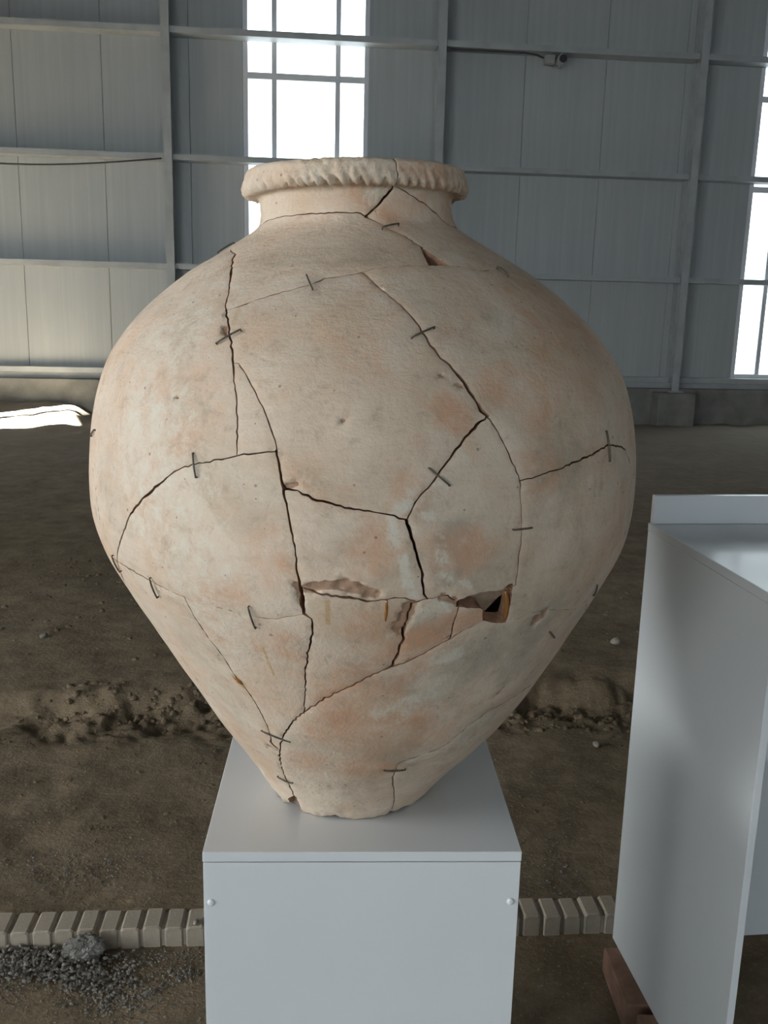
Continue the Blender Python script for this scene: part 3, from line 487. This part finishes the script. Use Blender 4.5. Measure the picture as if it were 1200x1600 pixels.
def ribbon(pts):
    """a crack line with varying width -> closed outline in (theta, s)"""
    P = [list(p) for p in pts]
    def clampp(p): p[0] = min(PI, max(-PI, p[0])); p[1] = min(SEND, max(0.0, p[1]))
    a_end = abs(abs(P[0][0]) - PI) < 1e-6; b_end = abs(abs(P[-1][0]) - PI) < 1e-6
    def ext(p, q, is_end):
        if is_end: return
        r = float(rad(p[1])); dx = (p[0]-q[0])*r; dy = p[1]-q[1]; L = math.hypot(dx, dy) + 1e-9
        p[0] += dx/L*0.0012/r; p[1] += dy/L*0.0012
    ext(P[0], P[1], a_end); ext(P[-1], P[-2], b_end)
    Q = []
    for i in range(len(P)-1):
        p, q = P[i], P[i+1]
        r = float(rad((p[1]+q[1])/2)); L = math.hypot((q[0]-p[0])*r, q[1]-p[1])
        back = abs(p[0]) > 1.5
        n = max(1, int(L / (0.02 if back else 0.0055)))
        for k in range(n):
            t = k / n
            Q.append([p[j]*(1-t)+q[j]*t for j in range(3)])
    Q.append(P[-1][:])
    left, right = [], []
    m = len(Q)
    for i, q in enumerate(Q):
        a, b = Q[max(i-1, 0)], Q[min(i+1, m-1)]
        r = float(rad(q[1])); dx = (b[0]-a[0])*r; dy = b[1]-a[1]; L = math.hypot(dx, dy) + 1e-9
        nx_, ny_ = -dy/L, dx/L
        w = q[2] * 1.22
        fixed = (i == 0 and a_end) or (i == m-1 and b_end)
        jit = 0 if fixed else jrnd.uniform(-1, 1) * min(0.0013, 0.0004 + 0.35*w)
        hl = w*0.5*(1 if fixed else jrnd.uniform(0.65, 1.35)); hr = w*0.5*(1 if fixed else jrnd.uniform(0.65, 1.35))
        if fixed: nx_, ny_ = 0.0, (1.0 if ny_ > 0 else -1.0)
        for lst, h_ in ((left, jit+hl), (right, jit-hr)):
            p = [q[0]+nx_*h_/r, q[1]+ny_*h_]; clampp(p)
            if fixed: p[0] = math.copysign(PI, q[0])
            lst.append(p)
    return left + right[::-1]
def rough_poly(poly):
    out = []
    n = len(poly)
    for i in range(n):
        p, q = poly[i], poly[(i+1) % n]
        r = float(rad((p[1]+q[1])/2)) if p[1] >= 0 else 0.14
        L = math.hypot((q[0]-p[0])*r, q[1]-p[1]); k = max(1, int(L/0.005))
        for j in range(k):
            t = j/k; s_ = 0.0007 if j else 0.0
            out.append([p[0]*(1-t)+q[0]*t + jrnd.uniform(-s_, s_)/r, min(SEND, max(0.0, p[1]*(1-t)+q[1]*t + jrnd.uniform(-s_, s_)))])
    return out
gaps = [ribbon(c) for c in CRACKS] + [rough_poly(h_) for h_ in HOLES]

# points of the unrolled surface
pts = []
s_rows = list(np.arange(0, 1.165, 0.0075)) + list(np.arange(1.168, SLIP + 0.02, 0.0036)) + list(np.arange(SLIP + 0.022, SEND, 0.01)) + [SEND]
for j, s in enumerate(s_rows):
    r = float(rad(s))
    fine = 0.0075 if s < 1.165 else 0.0042
    nf = max(24, int(3.3 * r / fine)); th = list(np.linspace(-1.65, 1.65, nf) + (0.5 * 3.3 / nf if j % 2 and 0 < j < len(s_rows)-1 else 0))
    nb = max(8, int(1.49 * r / (0.02 if s < 1.165 else 0.008)))
    back = [1.65 + (PI - 1.65) * (i + 0.5) / nb for i in range(nb)] + [PI]
    for t in th + back + [-b for b in back]: pts.append((t, s))
# finer points where small chips and stains sit
for attr, R, val, pl_ in STROKES:
    if R > 0.0125: continue
    for i in range(len(pl_)):
        p = pl_[i]; q = pl_[min(i+1, len(pl_)-1)]
        r = float(rad(p[1])); L = math.hypot((q[0]-p[0])*r, q[1]-p[1])
        for k in range(max(1, int(L/0.006))):
            t = k/max(1, int(L/0.006)); c = (p[0]*(1-t)+q[0]*t, p[1]*(1-t)+q[1]*t)
            for _ in range(34 if attr == 'chip' else 14):
                a = jrnd.uniform(0, 2*PI); d_ = R*1.4*math.sqrt(jrnd.random())
                pts.append((c[0]+math.cos(a)*d_/r, min(SEND, max(0, c[1]+math.sin(a)*d_))))
gv, ge = [], []
for g in gaps:
    b0 = len(gv); gv += [tuple(p) for p in g]; n_ = len(g)
    ge += [(b0+i, b0+(i+1) % n_) for i in range(n_)]
kd = kdtree.KDTree(len(gv))
for i, p in enumerate(gv): kd.insert((p[0]*float(rad(p[1])), p[1], 0), i)
kd.balance()
keep = []
kd2 = {}
for t, s in pts:
    border = abs(abs(t) - PI) < 1e-9 or s <= 0 or s >= SEND
    _, _, dist = kd.find((t*float(rad(s)), s, 0))
    if dist < (0.0006 if border else 0.0021): continue
    key = (round(t*float(rad(s))/0.0012), round(s/0.0012))
    if key in kd2 and not border: continue
    kd2[key] = 1
    keep.append((t, s))
for c_ in ((-PI, 0), (PI, 0), (-PI, SEND), (PI, SEND)):
    if c_ not in keep: keep.append(c_)
allp = [Vector((t*RM, s)) for t, s in gv + keep]
cv, ce_, cf, _a, _b, _c = delaunay_2d_cdt(allp, ge, [], 0, 1e-7)
UV = np.array([(v[0]/RM, v[1]) for v in cv])
TRI = np.array([tuple(f) for f in cf if len(f) == 3], dtype=np.int64)
cen = UV[TRI].mean(1)
A2 = (UV[TRI[:,1],0]-UV[TRI[:,0],0])*(UV[TRI[:,2],1]-UV[TRI[:,0],1])-(UV[TRI[:,1],1]-UV[TRI[:,0],1])*(UV[TRI[:,2],0]-UV[TRI[:,0],0])
gone = np.abs(A2) < 1e-12
for g in gaps:
    G = np.array(g); lo = G.min(0); hi = G.max(0)
    idx = np.where((cen[:,0] >= lo[0]) & (cen[:,0] <= hi[0]) & (cen[:,1] >= lo[1]) & (cen[:,1] <= hi[1]))[0]
    if not len(idx): continue
    px_, py_ = cen[idx, 0], cen[idx, 1]; ins = np.zeros(len(idx), bool)
    x0, y0 = G[-1]
    for x1, y1 in G:
        if y0 != y1:
            cond = ((y1 > py_) != (y0 > py_)) & (px_ < (x0-x1)*(py_-y1)/(y0-y1)+x1)
            ins ^= cond
        x0, y0 = x1, y1
    gone[idx[ins]] = True
TRI = TRI[~gone]
flip = A2[~gone] < 0
TRI[flip] = TRI[flip][:, ::-1]
# close the seam at the back
remap = np.arange(len(UV)); seam = {}
for i in np.where(np.abs(UV[:,0]-PI) < 1e-6)[0]: seam[round(UV[i,1]*2e4)] = i
for i in np.where(np.abs(UV[:,0]+PI) < 1e-6)[0]:
    k_ = round(UV[i,1]*2e4)
    for q in (k_, k_-1, k_+1):
        if q in seam: remap[i] = seam[q]; break
TRI = remap[TRI]
TRI = TRI[(TRI[:,0] != TRI[:,1]) & (TRI[:,1] != TRI[:,2]) & (TRI[:,0] != TRI[:,2])]
# pieces = connected groups of triangles
par = list(range(len(TRI)))
def find(i):
    while par[i] != i: par[i] = par[par[i]]; i = par[i]
    return i
emap = {}
for ti, t in enumerate(TRI.tolist()):
    for a, b in ((t[0], t[1]), (t[1], t[2]), (t[2], t[0])):
        k_ = (a, b) if a < b else (b, a)
        if k_ in emap: par[find(ti)] = find(emap[k_])
        else: emap[k_] = ti
comp = np.array([find(i) for i in range(len(TRI))])

# stains, chips and painted bounce tone as values on the points
ATTR = {a: np.zeros(len(UV)) for a in ('chalk', 'terra', 'grey', 'brown', 'chip', 'glue')}
for attr, R, val, pl_ in STROKES:
    dmin = np.full(len(UV), 9.0)
    for i in range(max(1, len(pl_)-1)):
        p = np.array(pl_[i]); q = np.array(pl_[min(i+1, len(pl_)-1)])
        r = float(rad(p[1])); sc = np.array([r, 1.0])
        ab = (q-p)*sc; ap = (UV-p)*sc
        t = np.clip((ap@ab)/max(1e-12, ab@ab), 0, 1)
        dmin = np.minimum(dmin, np.hypot(*(ap-t[:,None]*ab).T))
    if attr == 'chip':
        near_ = np.where(dmin < 2.2*R)[0]
        for i in near_: dmin[i] *= 1.0+0.55*noise.noise(Vector((UV[i,0]*rad(UV[i,1])*110, UV[i,1]*110, 3.0)))
        m_ = np.clip((1.2*R-dmin)/(0.4*R), 0, 1)
    else:
        m_ = np.clip((1.35*R-dmin)/(0.95*R), 0, 1)
    ATTR[attr] = np.maximum(ATTR[attr], val*m_*m_*(3-2*m_))
# surface relief: hand-made unevenness, crimped lip, spalled chips
off = np.zeros(len(UV))
P0, N0 = surf(UV[:,0], UV[:,1])
for i in range(len(UV)):
    p = P0[i]
    off[i] = 0.0022*noise.noise(Vector((p[0]*4.5, p[1]*4.5, p[2]*5))) + 0.0009*noise.noise(Vector((p[0]*14, p[1]*14, p[2]*20)))
    if ATTR['chip'][i] > 0.05: off[i] -= ATTR['chip'][i]*(0.0045+0.005*noise.noise(Vector((p[0]*85, p[1]*85, p[2]*60))))
    s = UV[i,1]
    if 1.175 < s < SEND-0.03:
        th = UV[i,0]
        we = math.exp(-((s-S_EDGE)/(0.0075 if s < S_EDGE else 0.0105))**2)
        ph = 31*th + 2.5*noise.noise(Vector((th*2.5, 0, 5))) + 95*(s-S_EDGE)
        amp = 0.95+0.6*noise.noise(Vector((th*7.0, 3, 1)))
        tooth = 1.0-abs(math.sin(ph))**0.6
        off[i] += we*(0.0055 - 0.0135*amp*tooth)
        off[i] += we*0.0030*noise.noise(Vector((th*30, s*190, 8)))
        off[i] -= 0.0035*math.exp(-((s-S_EDGE-0.023)/0.008)**2)
        wt = math.exp(-((s-S_EDGE-0.03)/0.02)**2)
        off[i] += wt*0.0026*noise.noise(Vector((th*22, s*120, 2)))
PO = P0 + N0*off[:,None]
for i in np.where(UV[:,1] < 0.05)[0]:
    th, s = UV[i]; u = 1-s/0.05
    nz_ = noise.fractal(Vector((th*2.6, 0.5, 9)), 0.5, 2.2, 5)
    PO[i,2] += u*u*max(0.0, 0.0015+0.010*nz_)
    PO[i] += N0[i]*u*0.004*noise.noise(Vector((th*14, s*60, 4)))
PO[:,2] = np.maximum(PO[:,2], 0.8004)
# inner skin
PI_ = P0 - N0*WALL_T
lipm = UV[:,1] > S_CORE
if lipm.any():
    u = np.clip((UV[lipm,1]-S_CORE)/0.02, 0, 1)
    rr = 0.1265+(0.148-0.1265)*u; zz = 1.7815+(1.804-1.7815)*u
    endw = np.clip((UV[lipm,1]-(SEND-0.03))/0.03, 0, 1)
    rr = rr*(1-endw)+0.1275*endw; zz = zz*(1-endw)+1.775*endw
    th = UV[lipm,0]; x = rr*np.sin(th); y = -rr*np.cos(th)
    PI_[lipm] = np.stack([np.interp(zz, AXIS_Z, AXIS_X)+x, JAR_Y+y, zz+0.028*x], -1)
PI_[:,2] = np.maximum(PI_[:,2], 0.8004)
JAR_AT = Vector((float(AXIS_X[0]), JAR_Y, 0.8))
PO -= np.array(JAR_AT); PI_ -= np.array(JAR_AT)
jar = empty('clay_jar', JAR_AT)
tag(jar, 'huge round clay storage jar mended from shards with wire clamps, standing on a white pedestal', 'jar')
ids, counts = np.unique(comp, return_counts=True)
order = ids[np.argsort(-counts)]
n_sh = 0
srnd = random.Random(5)
for ci in order:
    T = TRI[comp == ci]
    if len(T) < 12: continue
    us, inv = np.unique(T, return_inverse=True); F = inv.reshape(-1, 3); nv = len(us)
    shift = srnd.uniform(-0.0006, 0.0006)
    po = PO[us] + N0[us]*shift; pi = PI_[us]
    edges = {}
    for t in F.tolist():
        for a, b in ((t[0], t[1]), (t[1], t[2]), (t[2], t[0])):
            edges[(a, b)] = 1
    bnd = [(a, b) for (a, b) in edges if (b, a) not in edges]
    # a slightly rounded, worn rim along every break
    bset = {a for e in bnd for a in e}
    for a in bset: po[a] -= N0[us[a]]*srnd.uniform(0.0003, 0.0012)
    verts = po.tolist()
    wmap = {}
    for a in sorted(bset):
        wmap[a] = len(verts); mid = po[a]*0.55+pi[a]*0.45+np.array([srnd.uniform(-1,1) for _ in range(3)])*0.0009
        verts += [po[a].tolist(), mid.tolist(), pi[a].tolist()]
    ib = len(verts); verts += pi.tolist()
    faces = F.tolist(); mi = [0]*len(faces)
    for a, b in bnd:
        A, B = wmap[a], wmap[b]
        faces += [[B, A, A+1, B+1], [B+1, A+1, A+2, B+2]]; mi += [1, 1]
    inner = [[ib+t[2], ib+t[1], ib+t[0]] for t in F.tolist() if max(UV[us[t[0]],1], UV[us[t[1]],1], UV[us[t[2]],1]) <= S_CORE+0.004]
    faces += inner; mi += [2]*len(inner)
    me = bpy.data.meshes.new('shard'); me.from_pydata(verts, [], faces)
    me.polygons.foreach_set('material_index', mi)
    me.polygons.foreach_set('use_smooth', [True]*len(faces))
    for an, arr in ATTR.items():
        at = me.attributes.new(an, 'FLOAT', 'POINT')
        full = np.zeros(len(verts), np.float32); full[:nv] = arr[us]
        at.data.foreach_set('value', full)
    for m_ in (M_CLAY, M_BREAK, M_INSIDE): me.materials.append(m_)
    is_rim = UV[us,1].max() > SLIP-0.01
    link('rim_shard' if is_rim else 'shard', me, jar)
    n_sh += 1
print('JAR shards', n_sh, 'tris', len(TRI), sorted(counts.tolist())[-40:])
# floor of the jar
bm_ = MB(); ringn = 48
bm_.add([(0, 0, 0.012)] + [(0.128*math.cos(2*PI*i/ringn), 0.128*math.sin(2*PI*i/ringn), 0.012) for i in range(ringn)] + [(0, 0, 0.0015)] + [(0.128*math.cos(2*PI*i/ringn), 0.128*math.sin(2*PI*i/ringn), 0.0015) for i in range(ringn)],
    [(0, 1+i, 1+(i+1) % ringn) for i in range(ringn)] + [(ringn+1, ringn+2+(i+1) % ringn, ringn+2+i) for i in range(ringn)] + [(1+i, ringn+2+i, ringn+2+(i+1) % ringn, 1+(i+1) % ringn) for i in range(ringn)])
bm_.build('jar_bottom', M_INSIDE, jar)
def sp(th, s, off_=0.0):
    P, N = surf(th, s, off_); return Vector(P.tolist()) - JAR_AT
# fragment that has sunk into the hole of the belly
rp = [(t, s) for t, s in RECESS]
ct = sum(t for t, s in rp)/len(rp); cs = sum(s for t, s in rp)/len(rp)
rm = MB(); nR = len(rp)
for o_ in (-0.0245, -0.040): rm.v += [tuple(sp(t, s, o_)) for t, s in rp]
rm.f = [tuple(range(nR)), tuple(range(2*nR-1, nR-1, -1))] + [(i, nR+i, nR+(i+1) % nR, (i+1) % nR) for i in range(nR)]
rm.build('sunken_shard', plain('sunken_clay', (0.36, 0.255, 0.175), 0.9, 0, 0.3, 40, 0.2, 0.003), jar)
# wire clamps across the cracks
for (a, b) in STAPLES:
    q = []
    for k in range(7):
        t = k/6; q.append(sp(a[0]*(1-t)+b[0]*t, a[1]*(1-t)+b[1]*t, 0.0024 + 0.0006*math.sin(t*PI)))
    q = [sp(a[0], a[1], -0.004)] + q + [sp(b[0], b[1], -0.004)]
    MB().tube(q, 0.00125, 7).build('wire_clamp', M_WIRE, jar, True)['label'] = 'thin dark wire clamp across a crack'
# runs of hardened glue
for gi, (line, R) in enumerate(GLUE):
    q = []; rs = []
    inset = (-0.001, -0.004, -0.001)[gi]
    n_ = 9
    for k in range(n_):
        t = k/(n_-1)*(len(line)-1); i = min(int(t), len(line)-2); u = t-i
        q.append(sp(line[i][0]*(1-u)+line[i+1][0]*u, line[i][1]*(1-u)+line[i+1][1]*u, inset))
        rs.append(R*(0.35+0.65*math.sin(PI*min(0.97, 0.12+0.8*k/(n_-1))))*(0.85+0.3*srnd.random()))
    MB().tube(q, rs, 8).build('glue_run', M_GLUE, jar, True)['label'] = 'amber run of hardened glue'

# ------------------------------------------------------------------ pedestal under the jar
PED = Vector((-0.265, 1.272, 0)); PYAW = 0.0449
ped = empty('display_pedestal', PED, PYAW)
tag(ped, 'white melamine box pedestal carrying the big clay jar', 'pedestal')
PW, PD, PH, TT = 0.492, 0.50, 0.80, 0.0165
MB().box((-0.0005, -0.0015, PH-TT), (PW+0.0005, PD+0.001, PH), 0.0009).build('top_panel', M_WHITE, ped)
MB().box((0.0, 0.0, 0.0), (PW, 0.016, PH-TT-0.002), 0.0006).build('front_panel', M_WHITE, ped)
MB().box((0.0, PD-0.016, 0.0), (PW, PD, PH-TT-0.002), 0.0006).build('back_panel', M_WHITE, ped)
MB().box((0.0005, 0.0165, 0.0), (0.0165, PD-0.0165, PH-TT-0.001), 0.0006).build('side_panel', M_WHITE, ped)
MB().box((PW-0.0165, 0.0165, 0.0), (PW-0.0005, PD-0.0165, PH-TT-0.001), 0.0006).build('side_panel', M_WHITE, ped)
MB().box((0.004, 0.004, PH-TT-0.004), (PW-0.004, PD-0.004, PH-TT-0.0002)).build('joint_strip', M_DARKGAP, ped)
def dome(r, h, n=20, m=5):
    b = MB(); V = []
    for j in range(m):
        a = (PI/2)*j/m
        V += [(r*math.cos(a)*math.cos(2*PI*i/n), -h*math.sin(a), r*math.cos(a)*math.sin(2*PI*i/n)) for i in range(n)]
    V.append((0, -h, 0))
    F = [(j*n+i, j*n+(i+1) % n, (j+1)*n+(i+1) % n, (j+1)*n+i) for j in range(m-1) for i in range(n)] + [((m-1)*n+i, (m-1)*n+(i+1) % n, m*n) for i in range(n)] + [tuple(range(n))]
    return b.add(V, F)
capm = dome(0.0062, 0.0035).mesh('screw_cap', M_WHITE, True)
for x, z in ((0.0115, 0.7125), (PW-0.0125, 0.7125)):
    o = link('screw_cap', capm, ped); o.location = (x, 0.0, z)

# ------------------------------------------------------------------ display case on the right
CYAW = 0.11774
case = empty('display_case', (0.607, 2.071, 0), CYAW)
tag(case, 'white open-fronted display desk with raised back edge, right of the jar', 'display case')
CW, CD, CZ0, CZ1, CT = 1.15, 0.563, 0.07, 1.154, 0.0145
MB().box((0, -CD, CZ0), (CT, 0, CZ1-0.019), 0.0008).build('side_panel', M_WHITE, case)
MB().box((CW-CT, -CD, CZ0), (CW, 0, CZ1-0.019), 0.0008).build('side_panel', M_WHITE, case)
MB().box((-0.001, -CD-0.002, CZ1-0.0185), (CW+0.001, 0.0, CZ1), 0.0012).build('desk_top', M_WHITE, case)
MB().box((0.003, -0.017, CZ1+0.0005), (CW-0.003, -0.001, CZ1+0.066), 0.0008).build('back_ledge', M_WHITE, case)
MB().box((CT+0.0005, -CD+0.010, 0.845), (CW-CT-0.0005, -CD+0.026, CZ1-0.019), 0.0006).build('front_apron', M_WHITE, case)
MB().box((CT+0.0005, -0.020, CZ0), (CW-CT-0.0005, -0.004, CZ1-0.019), 0.0006).build('back_panel', M_WHITE, case)

# ------------------------------------------------------------------ loose bricks propping the case
brm = MB().box((-0.05, -0.1, 0.0), (0.05, 0.1, 0.068), 0.004).mesh('prop_brick', M_REDBRICK)
for i, (x, y, rz, lab) in enumerate([(0.629, 1.938, 0.02, 'red brick under the back left corner of the white display case'), (0.648, 1.712, -0.03, 'red brick under the left side of the white display case, nearer the viewer'),
        (1.735, 2.13, 0.1, 'red brick under the far right corner of the white display case'), (1.76, 1.80, -0.1, 'red brick under the right side of the white display case')]):
    o = link('brick', brm); o.location = (x, y, 0.0015); o.rotation_euler = (0, 0, rz)
    tag(o, lab, 'brick', 'bricks propping the display case')

# ------------------------------------------------------------------ kerb of bricks on edge
KY = math.atan(0.0834)
kerb = empty('brick_kerb', (0, kerb_y(0), 0), KY)
tag(kerb, 'low kerb of pale bricks set side by side across the earth behind the pedestal', 'kerb')
kr = random.Random(3)
kms = []
for v_ in range(5):
    b = MB()
    wv = 0.0470 + kr.uniform(-0.0012, 0.0012); dv = 0.079 + kr.uniform(-0.002, 0.003); c = 0.006
    sec = [(-wv/2, -0.03), (wv/2, -0.03), (wv/2, 0.058-c), (wv/2-c, 0.058), (-wv/2+c, 0.058), (-wv/2, 0.058-c)]
    n6 = len(sec)
    rows = []
    for y, ins in ((0.0, 0.0035), (0.0035, 0.0), (dv-0.003, 0.0), (dv, 0.003)):
        rows.append([(sx*(1-ins*2/wv) , y, sz if sz < 0 else sz-ins) for sx, sz in sec])
    V = [p for r_ in rows for p in r_]
    F = [tuple(range(n6)), tuple(range(4*n6-1, 3*n6-1, -1))]
    for j in range(3): F += [(j*n6+i, j*n6+(i+1) % n6, (j+1)*n6+(i+1) % n6, (j+1)*n6+i) for i in range(n6)]
    b.add(V, F); kms.append(b.mesh('kerb_brick', M_KERB))
MB().box((-2.8, 0.006, -0.03), (2.8, 0.074, 0.050)).build('mortar_bed', M_KERB, kerb)
x = -2.77
while x < 2.77:
    o = link('brick', kms[kr.randrange(5)], kerb)
    o.location = (x, kr.uniform(-0.002, 0.002), kr.uniform(-0.002, 0.003)); o.rotation_euler = (kr.uniform(-0.015, 0.015), kr.uniform(-0.015, 0.015), kr.uniform(-0.012, 0.012))
    x += 0.0550

# ------------------------------------------------------------------ gravel, mortar lump and stones
def stone_shape(R, rnd, n=6, m=4, rough=0.32):
    V = []; sd = rnd.uniform(0, 99)
    sx, sy, sz = rnd.uniform(0.75, 1.25), rnd.uniform(0.75, 1.25), rnd.uniform(0.55, 0.85)
    def disp(v):
        k = 1 + rough*noise.noise(Vector(v)*1.6 + Vector((sd, 0, 0)))
        return (v[0]*R*sx*k, v[1]*R*sy*k, v[2]*R*sz*k)
    V.append(disp((0, 0, -1)))
    for j in range(1, m):
        a = -PI/2 + PI*j/m
        for i in range(n): t = 2*PI*(i+0.5*(j % 2))/n; V.append(disp((math.cos(a)*math.cos(t), math.cos(a)*math.sin(t), math.sin(a))))
    V.append(disp((0, 0, 1)))
    F = [(0, 1+(i+1) % n, 1+i) for i in range(n)]
    for j in range(m-2): F += [(1+j*n+i, 1+j*n+(i+1) % n, 1+(j+1)*n+(i+1) % n, 1+(j+1)*n+i) for i in range(n)]
    L = len(V)-1; F += [(1+(m-2)*n+i, 1+(m-2)*n+(i+1) % n, L) for i in range(n)]
    return V, F
gr = random.Random(21)
protos = [stone_shape(1.0, gr) for _ in range(14)]
g = MB()
def scatter(n, cx, cy, sx, sy, r0, r1, zadd=0.0, gauss=True, sit=0.3):
    for _ in range(n):
        x = gr.gauss(cx, sx) if gauss else gr.uniform(cx-sx, cx+sx); y = gr.gauss(cy, sy) if gauss else gr.uniform(cy-sy, cy+sy)
        if kerb_y(x)-0.004 < y < kerb_y(x)+0.09: continue
        if -0.33 < x < 0.30 and 1.2 < y < 1.85: continue
        V, F = protos[gr.randrange(len(protos))]; R = gr.uniform(r0, r1); a = gr.uniform(0, 6.28); ca, sa = math.cos(a), math.sin(a)
        z = ground(x, y) + R*sit + (gr.random()*zadd)
        g.add([(x+R*(v[0]*ca-v[1]*sa), y+R*(v[0]*sa+v[1]*ca), z+R*v[2]) for v in V], F)
scatter(1500, -0.86, 2.005, 0.10, 0.030, 0.002, 0.006, 0.02)
scatter(420, -0.70, 1.965, 0.075, 0.028, 0.002, 0.0055, 0.006)
scatter(300, -0.60, 1.90, 0.06, 0.03, 0.0015, 0.0045)
scatter(160, -0.95, 1.90, 0.06, 0.03, 0.0015, 0.0045)
scatter(80, -0.46, 1.985, 0.03, 0.015, 0.002, 0.0045)
scatter(200, -0.55, 2.05, 0.12, 0.018, 0.001, 0.0035)
scatter(500, -0.65, 1.9, 0.35, 0.18, 0.001, 0.003, 0, False)
scatter(260, 0.42, 1.95, 0.16, 0.2, 0.001, 0.0028, 0, False)
scatter(420, 0, 2.9, 1.3, 0.65, 0.001, 0.0035, 0, False)
scatter(500, -0.9, 2.35, 0.2, 0.08, 0.0012, 0.004)
scatter(300, 0.42, 2.38, 0.12, 0.1, 0.0012, 0.004)
tag(g.build('gravel', M_GRAVEL), 'loose grey gravel scattered on the earth around the kerb', 'gravel', kind='stuff')
cl = MB(); g_keep = g; g = cl
protos = [stone_shape(1.0, gr, 9, 6, 0.75) for _ in range(14)]
scatter(420, 0, 3.40, 1.25, 0.10, 0.004, 0.017, 0, False, 0.0)
for i in range(len(cl.v)): pass
scatter(300, 0, 3.0, 1.4, 0.5, 0.003, 0.009, 0, False, 0.0)
scatter(300, 0, 4.6, 2.2, 0.9, 0.005, 0.016, 0, False, 0.0)
tag(cl.build('earth_clods', M_DIRT, smooth=True), 'crumbled brown earth clods along the low bank', 'earth', kind='stuff')
# lump of gravelly mortar leaning on the kerb
lb = MB(); n, m = 70, 40; V = []
for j in range(m+1):
    a = -PI/2+PI*j/m
    for i in range(n):
        t = 2*PI*i/n; v = Vector((math.cos(a)*math.cos(t), math.cos(a)*math.sin(t), math.sin(a)))
        k = 1+0.22*noise.fractal(v*2.2+Vector((3, 1, 2)), 0.6, 2.2, 6)+0.08*noise.noise(v*6)+0.04*noise.noise(v*13)
        V.append((v.x*0.052*k, v.y*0.030*k, v.z*0.036*k))
lb.add(V, [(j*n+i, j*n+(i+1) % n, (j+1)*n+(i+1) % n, (j+1)*n+i) for j in range(m) for i in range(n)])
o = lb.build('mortar_lump', M_MORTAR); o.location = (-0.728, kerb_y(-0.728)-0.034, 0.030); o.rotation_euler = (0.25, -0.12, 0.15)
tag(o, 'rough grey lump of gravelly mortar leaning against the kerb', 'mortar')
# single stones that catch the eye
for i, (x, y, R, lab, mt) in enumerate([(1.088, 4.07, 0.025, 'pale rounded stone on the earth between the jar and the display case', M_STONE), (0.807, 3.17, 0.014, 'small white chip of stone right of the pedestal near the display case', M_STONE),
        (-1.52, 3.95, 0.02, 'brown stone lying on the earth left of the jar', M_MORTAR), (-0.46, 2.075, 0.009, 'small grey stone lying on top of the kerb left of the pedestal', M_STONE)]):
    b = MB(); V, F = stone_shape(R, gr, 12, 8); b.add(V, F)
    o = b.build('stone', mt, None, True); zz = ground(x, y) if i < 3 else 0.058
    o.location = (x, y + (0.03 if i == 3 else 0), zz + R*0.4); tag(o, lab, 'stone')

# ------------------------------------------------------------------ security camera under a girt and cables
sc = empty('security_camera', hp(2.20, 0.2, 4.985), YAW)
tag(sc, 'small bullet security camera hanging under a girt of the back wall', 'camera')
MB().box((-0.17, -0.05, -0.06), (-0.03, 0.05, 0.055), 0.01).build('junction_box', M_CCTV, sc)
MB().tube([(0.06, 0.10, 0.02), (0.06, -0.12, -0.005)], 0.062, 20).build('housing', M_CCTV, sc, False)
MB().tube([(0.06, -0.118, -0.005), (0.06, -0.135, -0.007)], 0.052, 20).build('lens', M_BLACK, sc, False)
MB().box((0.045, -0.04, 0.05), (0.075, 0.03, 0.085), 0.004).build('bracket', M_CCTV, sc)
MB().box((0.035, -0.03, -0.10), (0.085, 0.04, -0.05), 0.006).build('mount', M_CCTV, sc)
def cable(name, ptsv, r, label):
    root = ptsv[0]
    o = MB().tube([p-root for p in ptsv], r, 8).build(name, M_CABLE, None, True); o.location = root; return tag(o, label, 'cable')
cable('cable', [hp(0.72, 0.22, 5.055), hp(1.2, 0.22, 5.052), hp(1.75, 0.22, 5.05), hp(1.92, 0.215, 5.035), hp(2.015, 0.21, 5.0)], 0.013, 'dark cable running under the girt to the security camera')
qs = []
for k in range(13):
    t = k/12; w = -3.13-3.4*t; qs.append(hp(w, 0.315, 3.50-0.13*math.sin(PI*min(1, t*0.9))-0.02*t))
cable('cable', qs, 0.011, 'thin dark cable sagging below a girt at the left of the back wall')
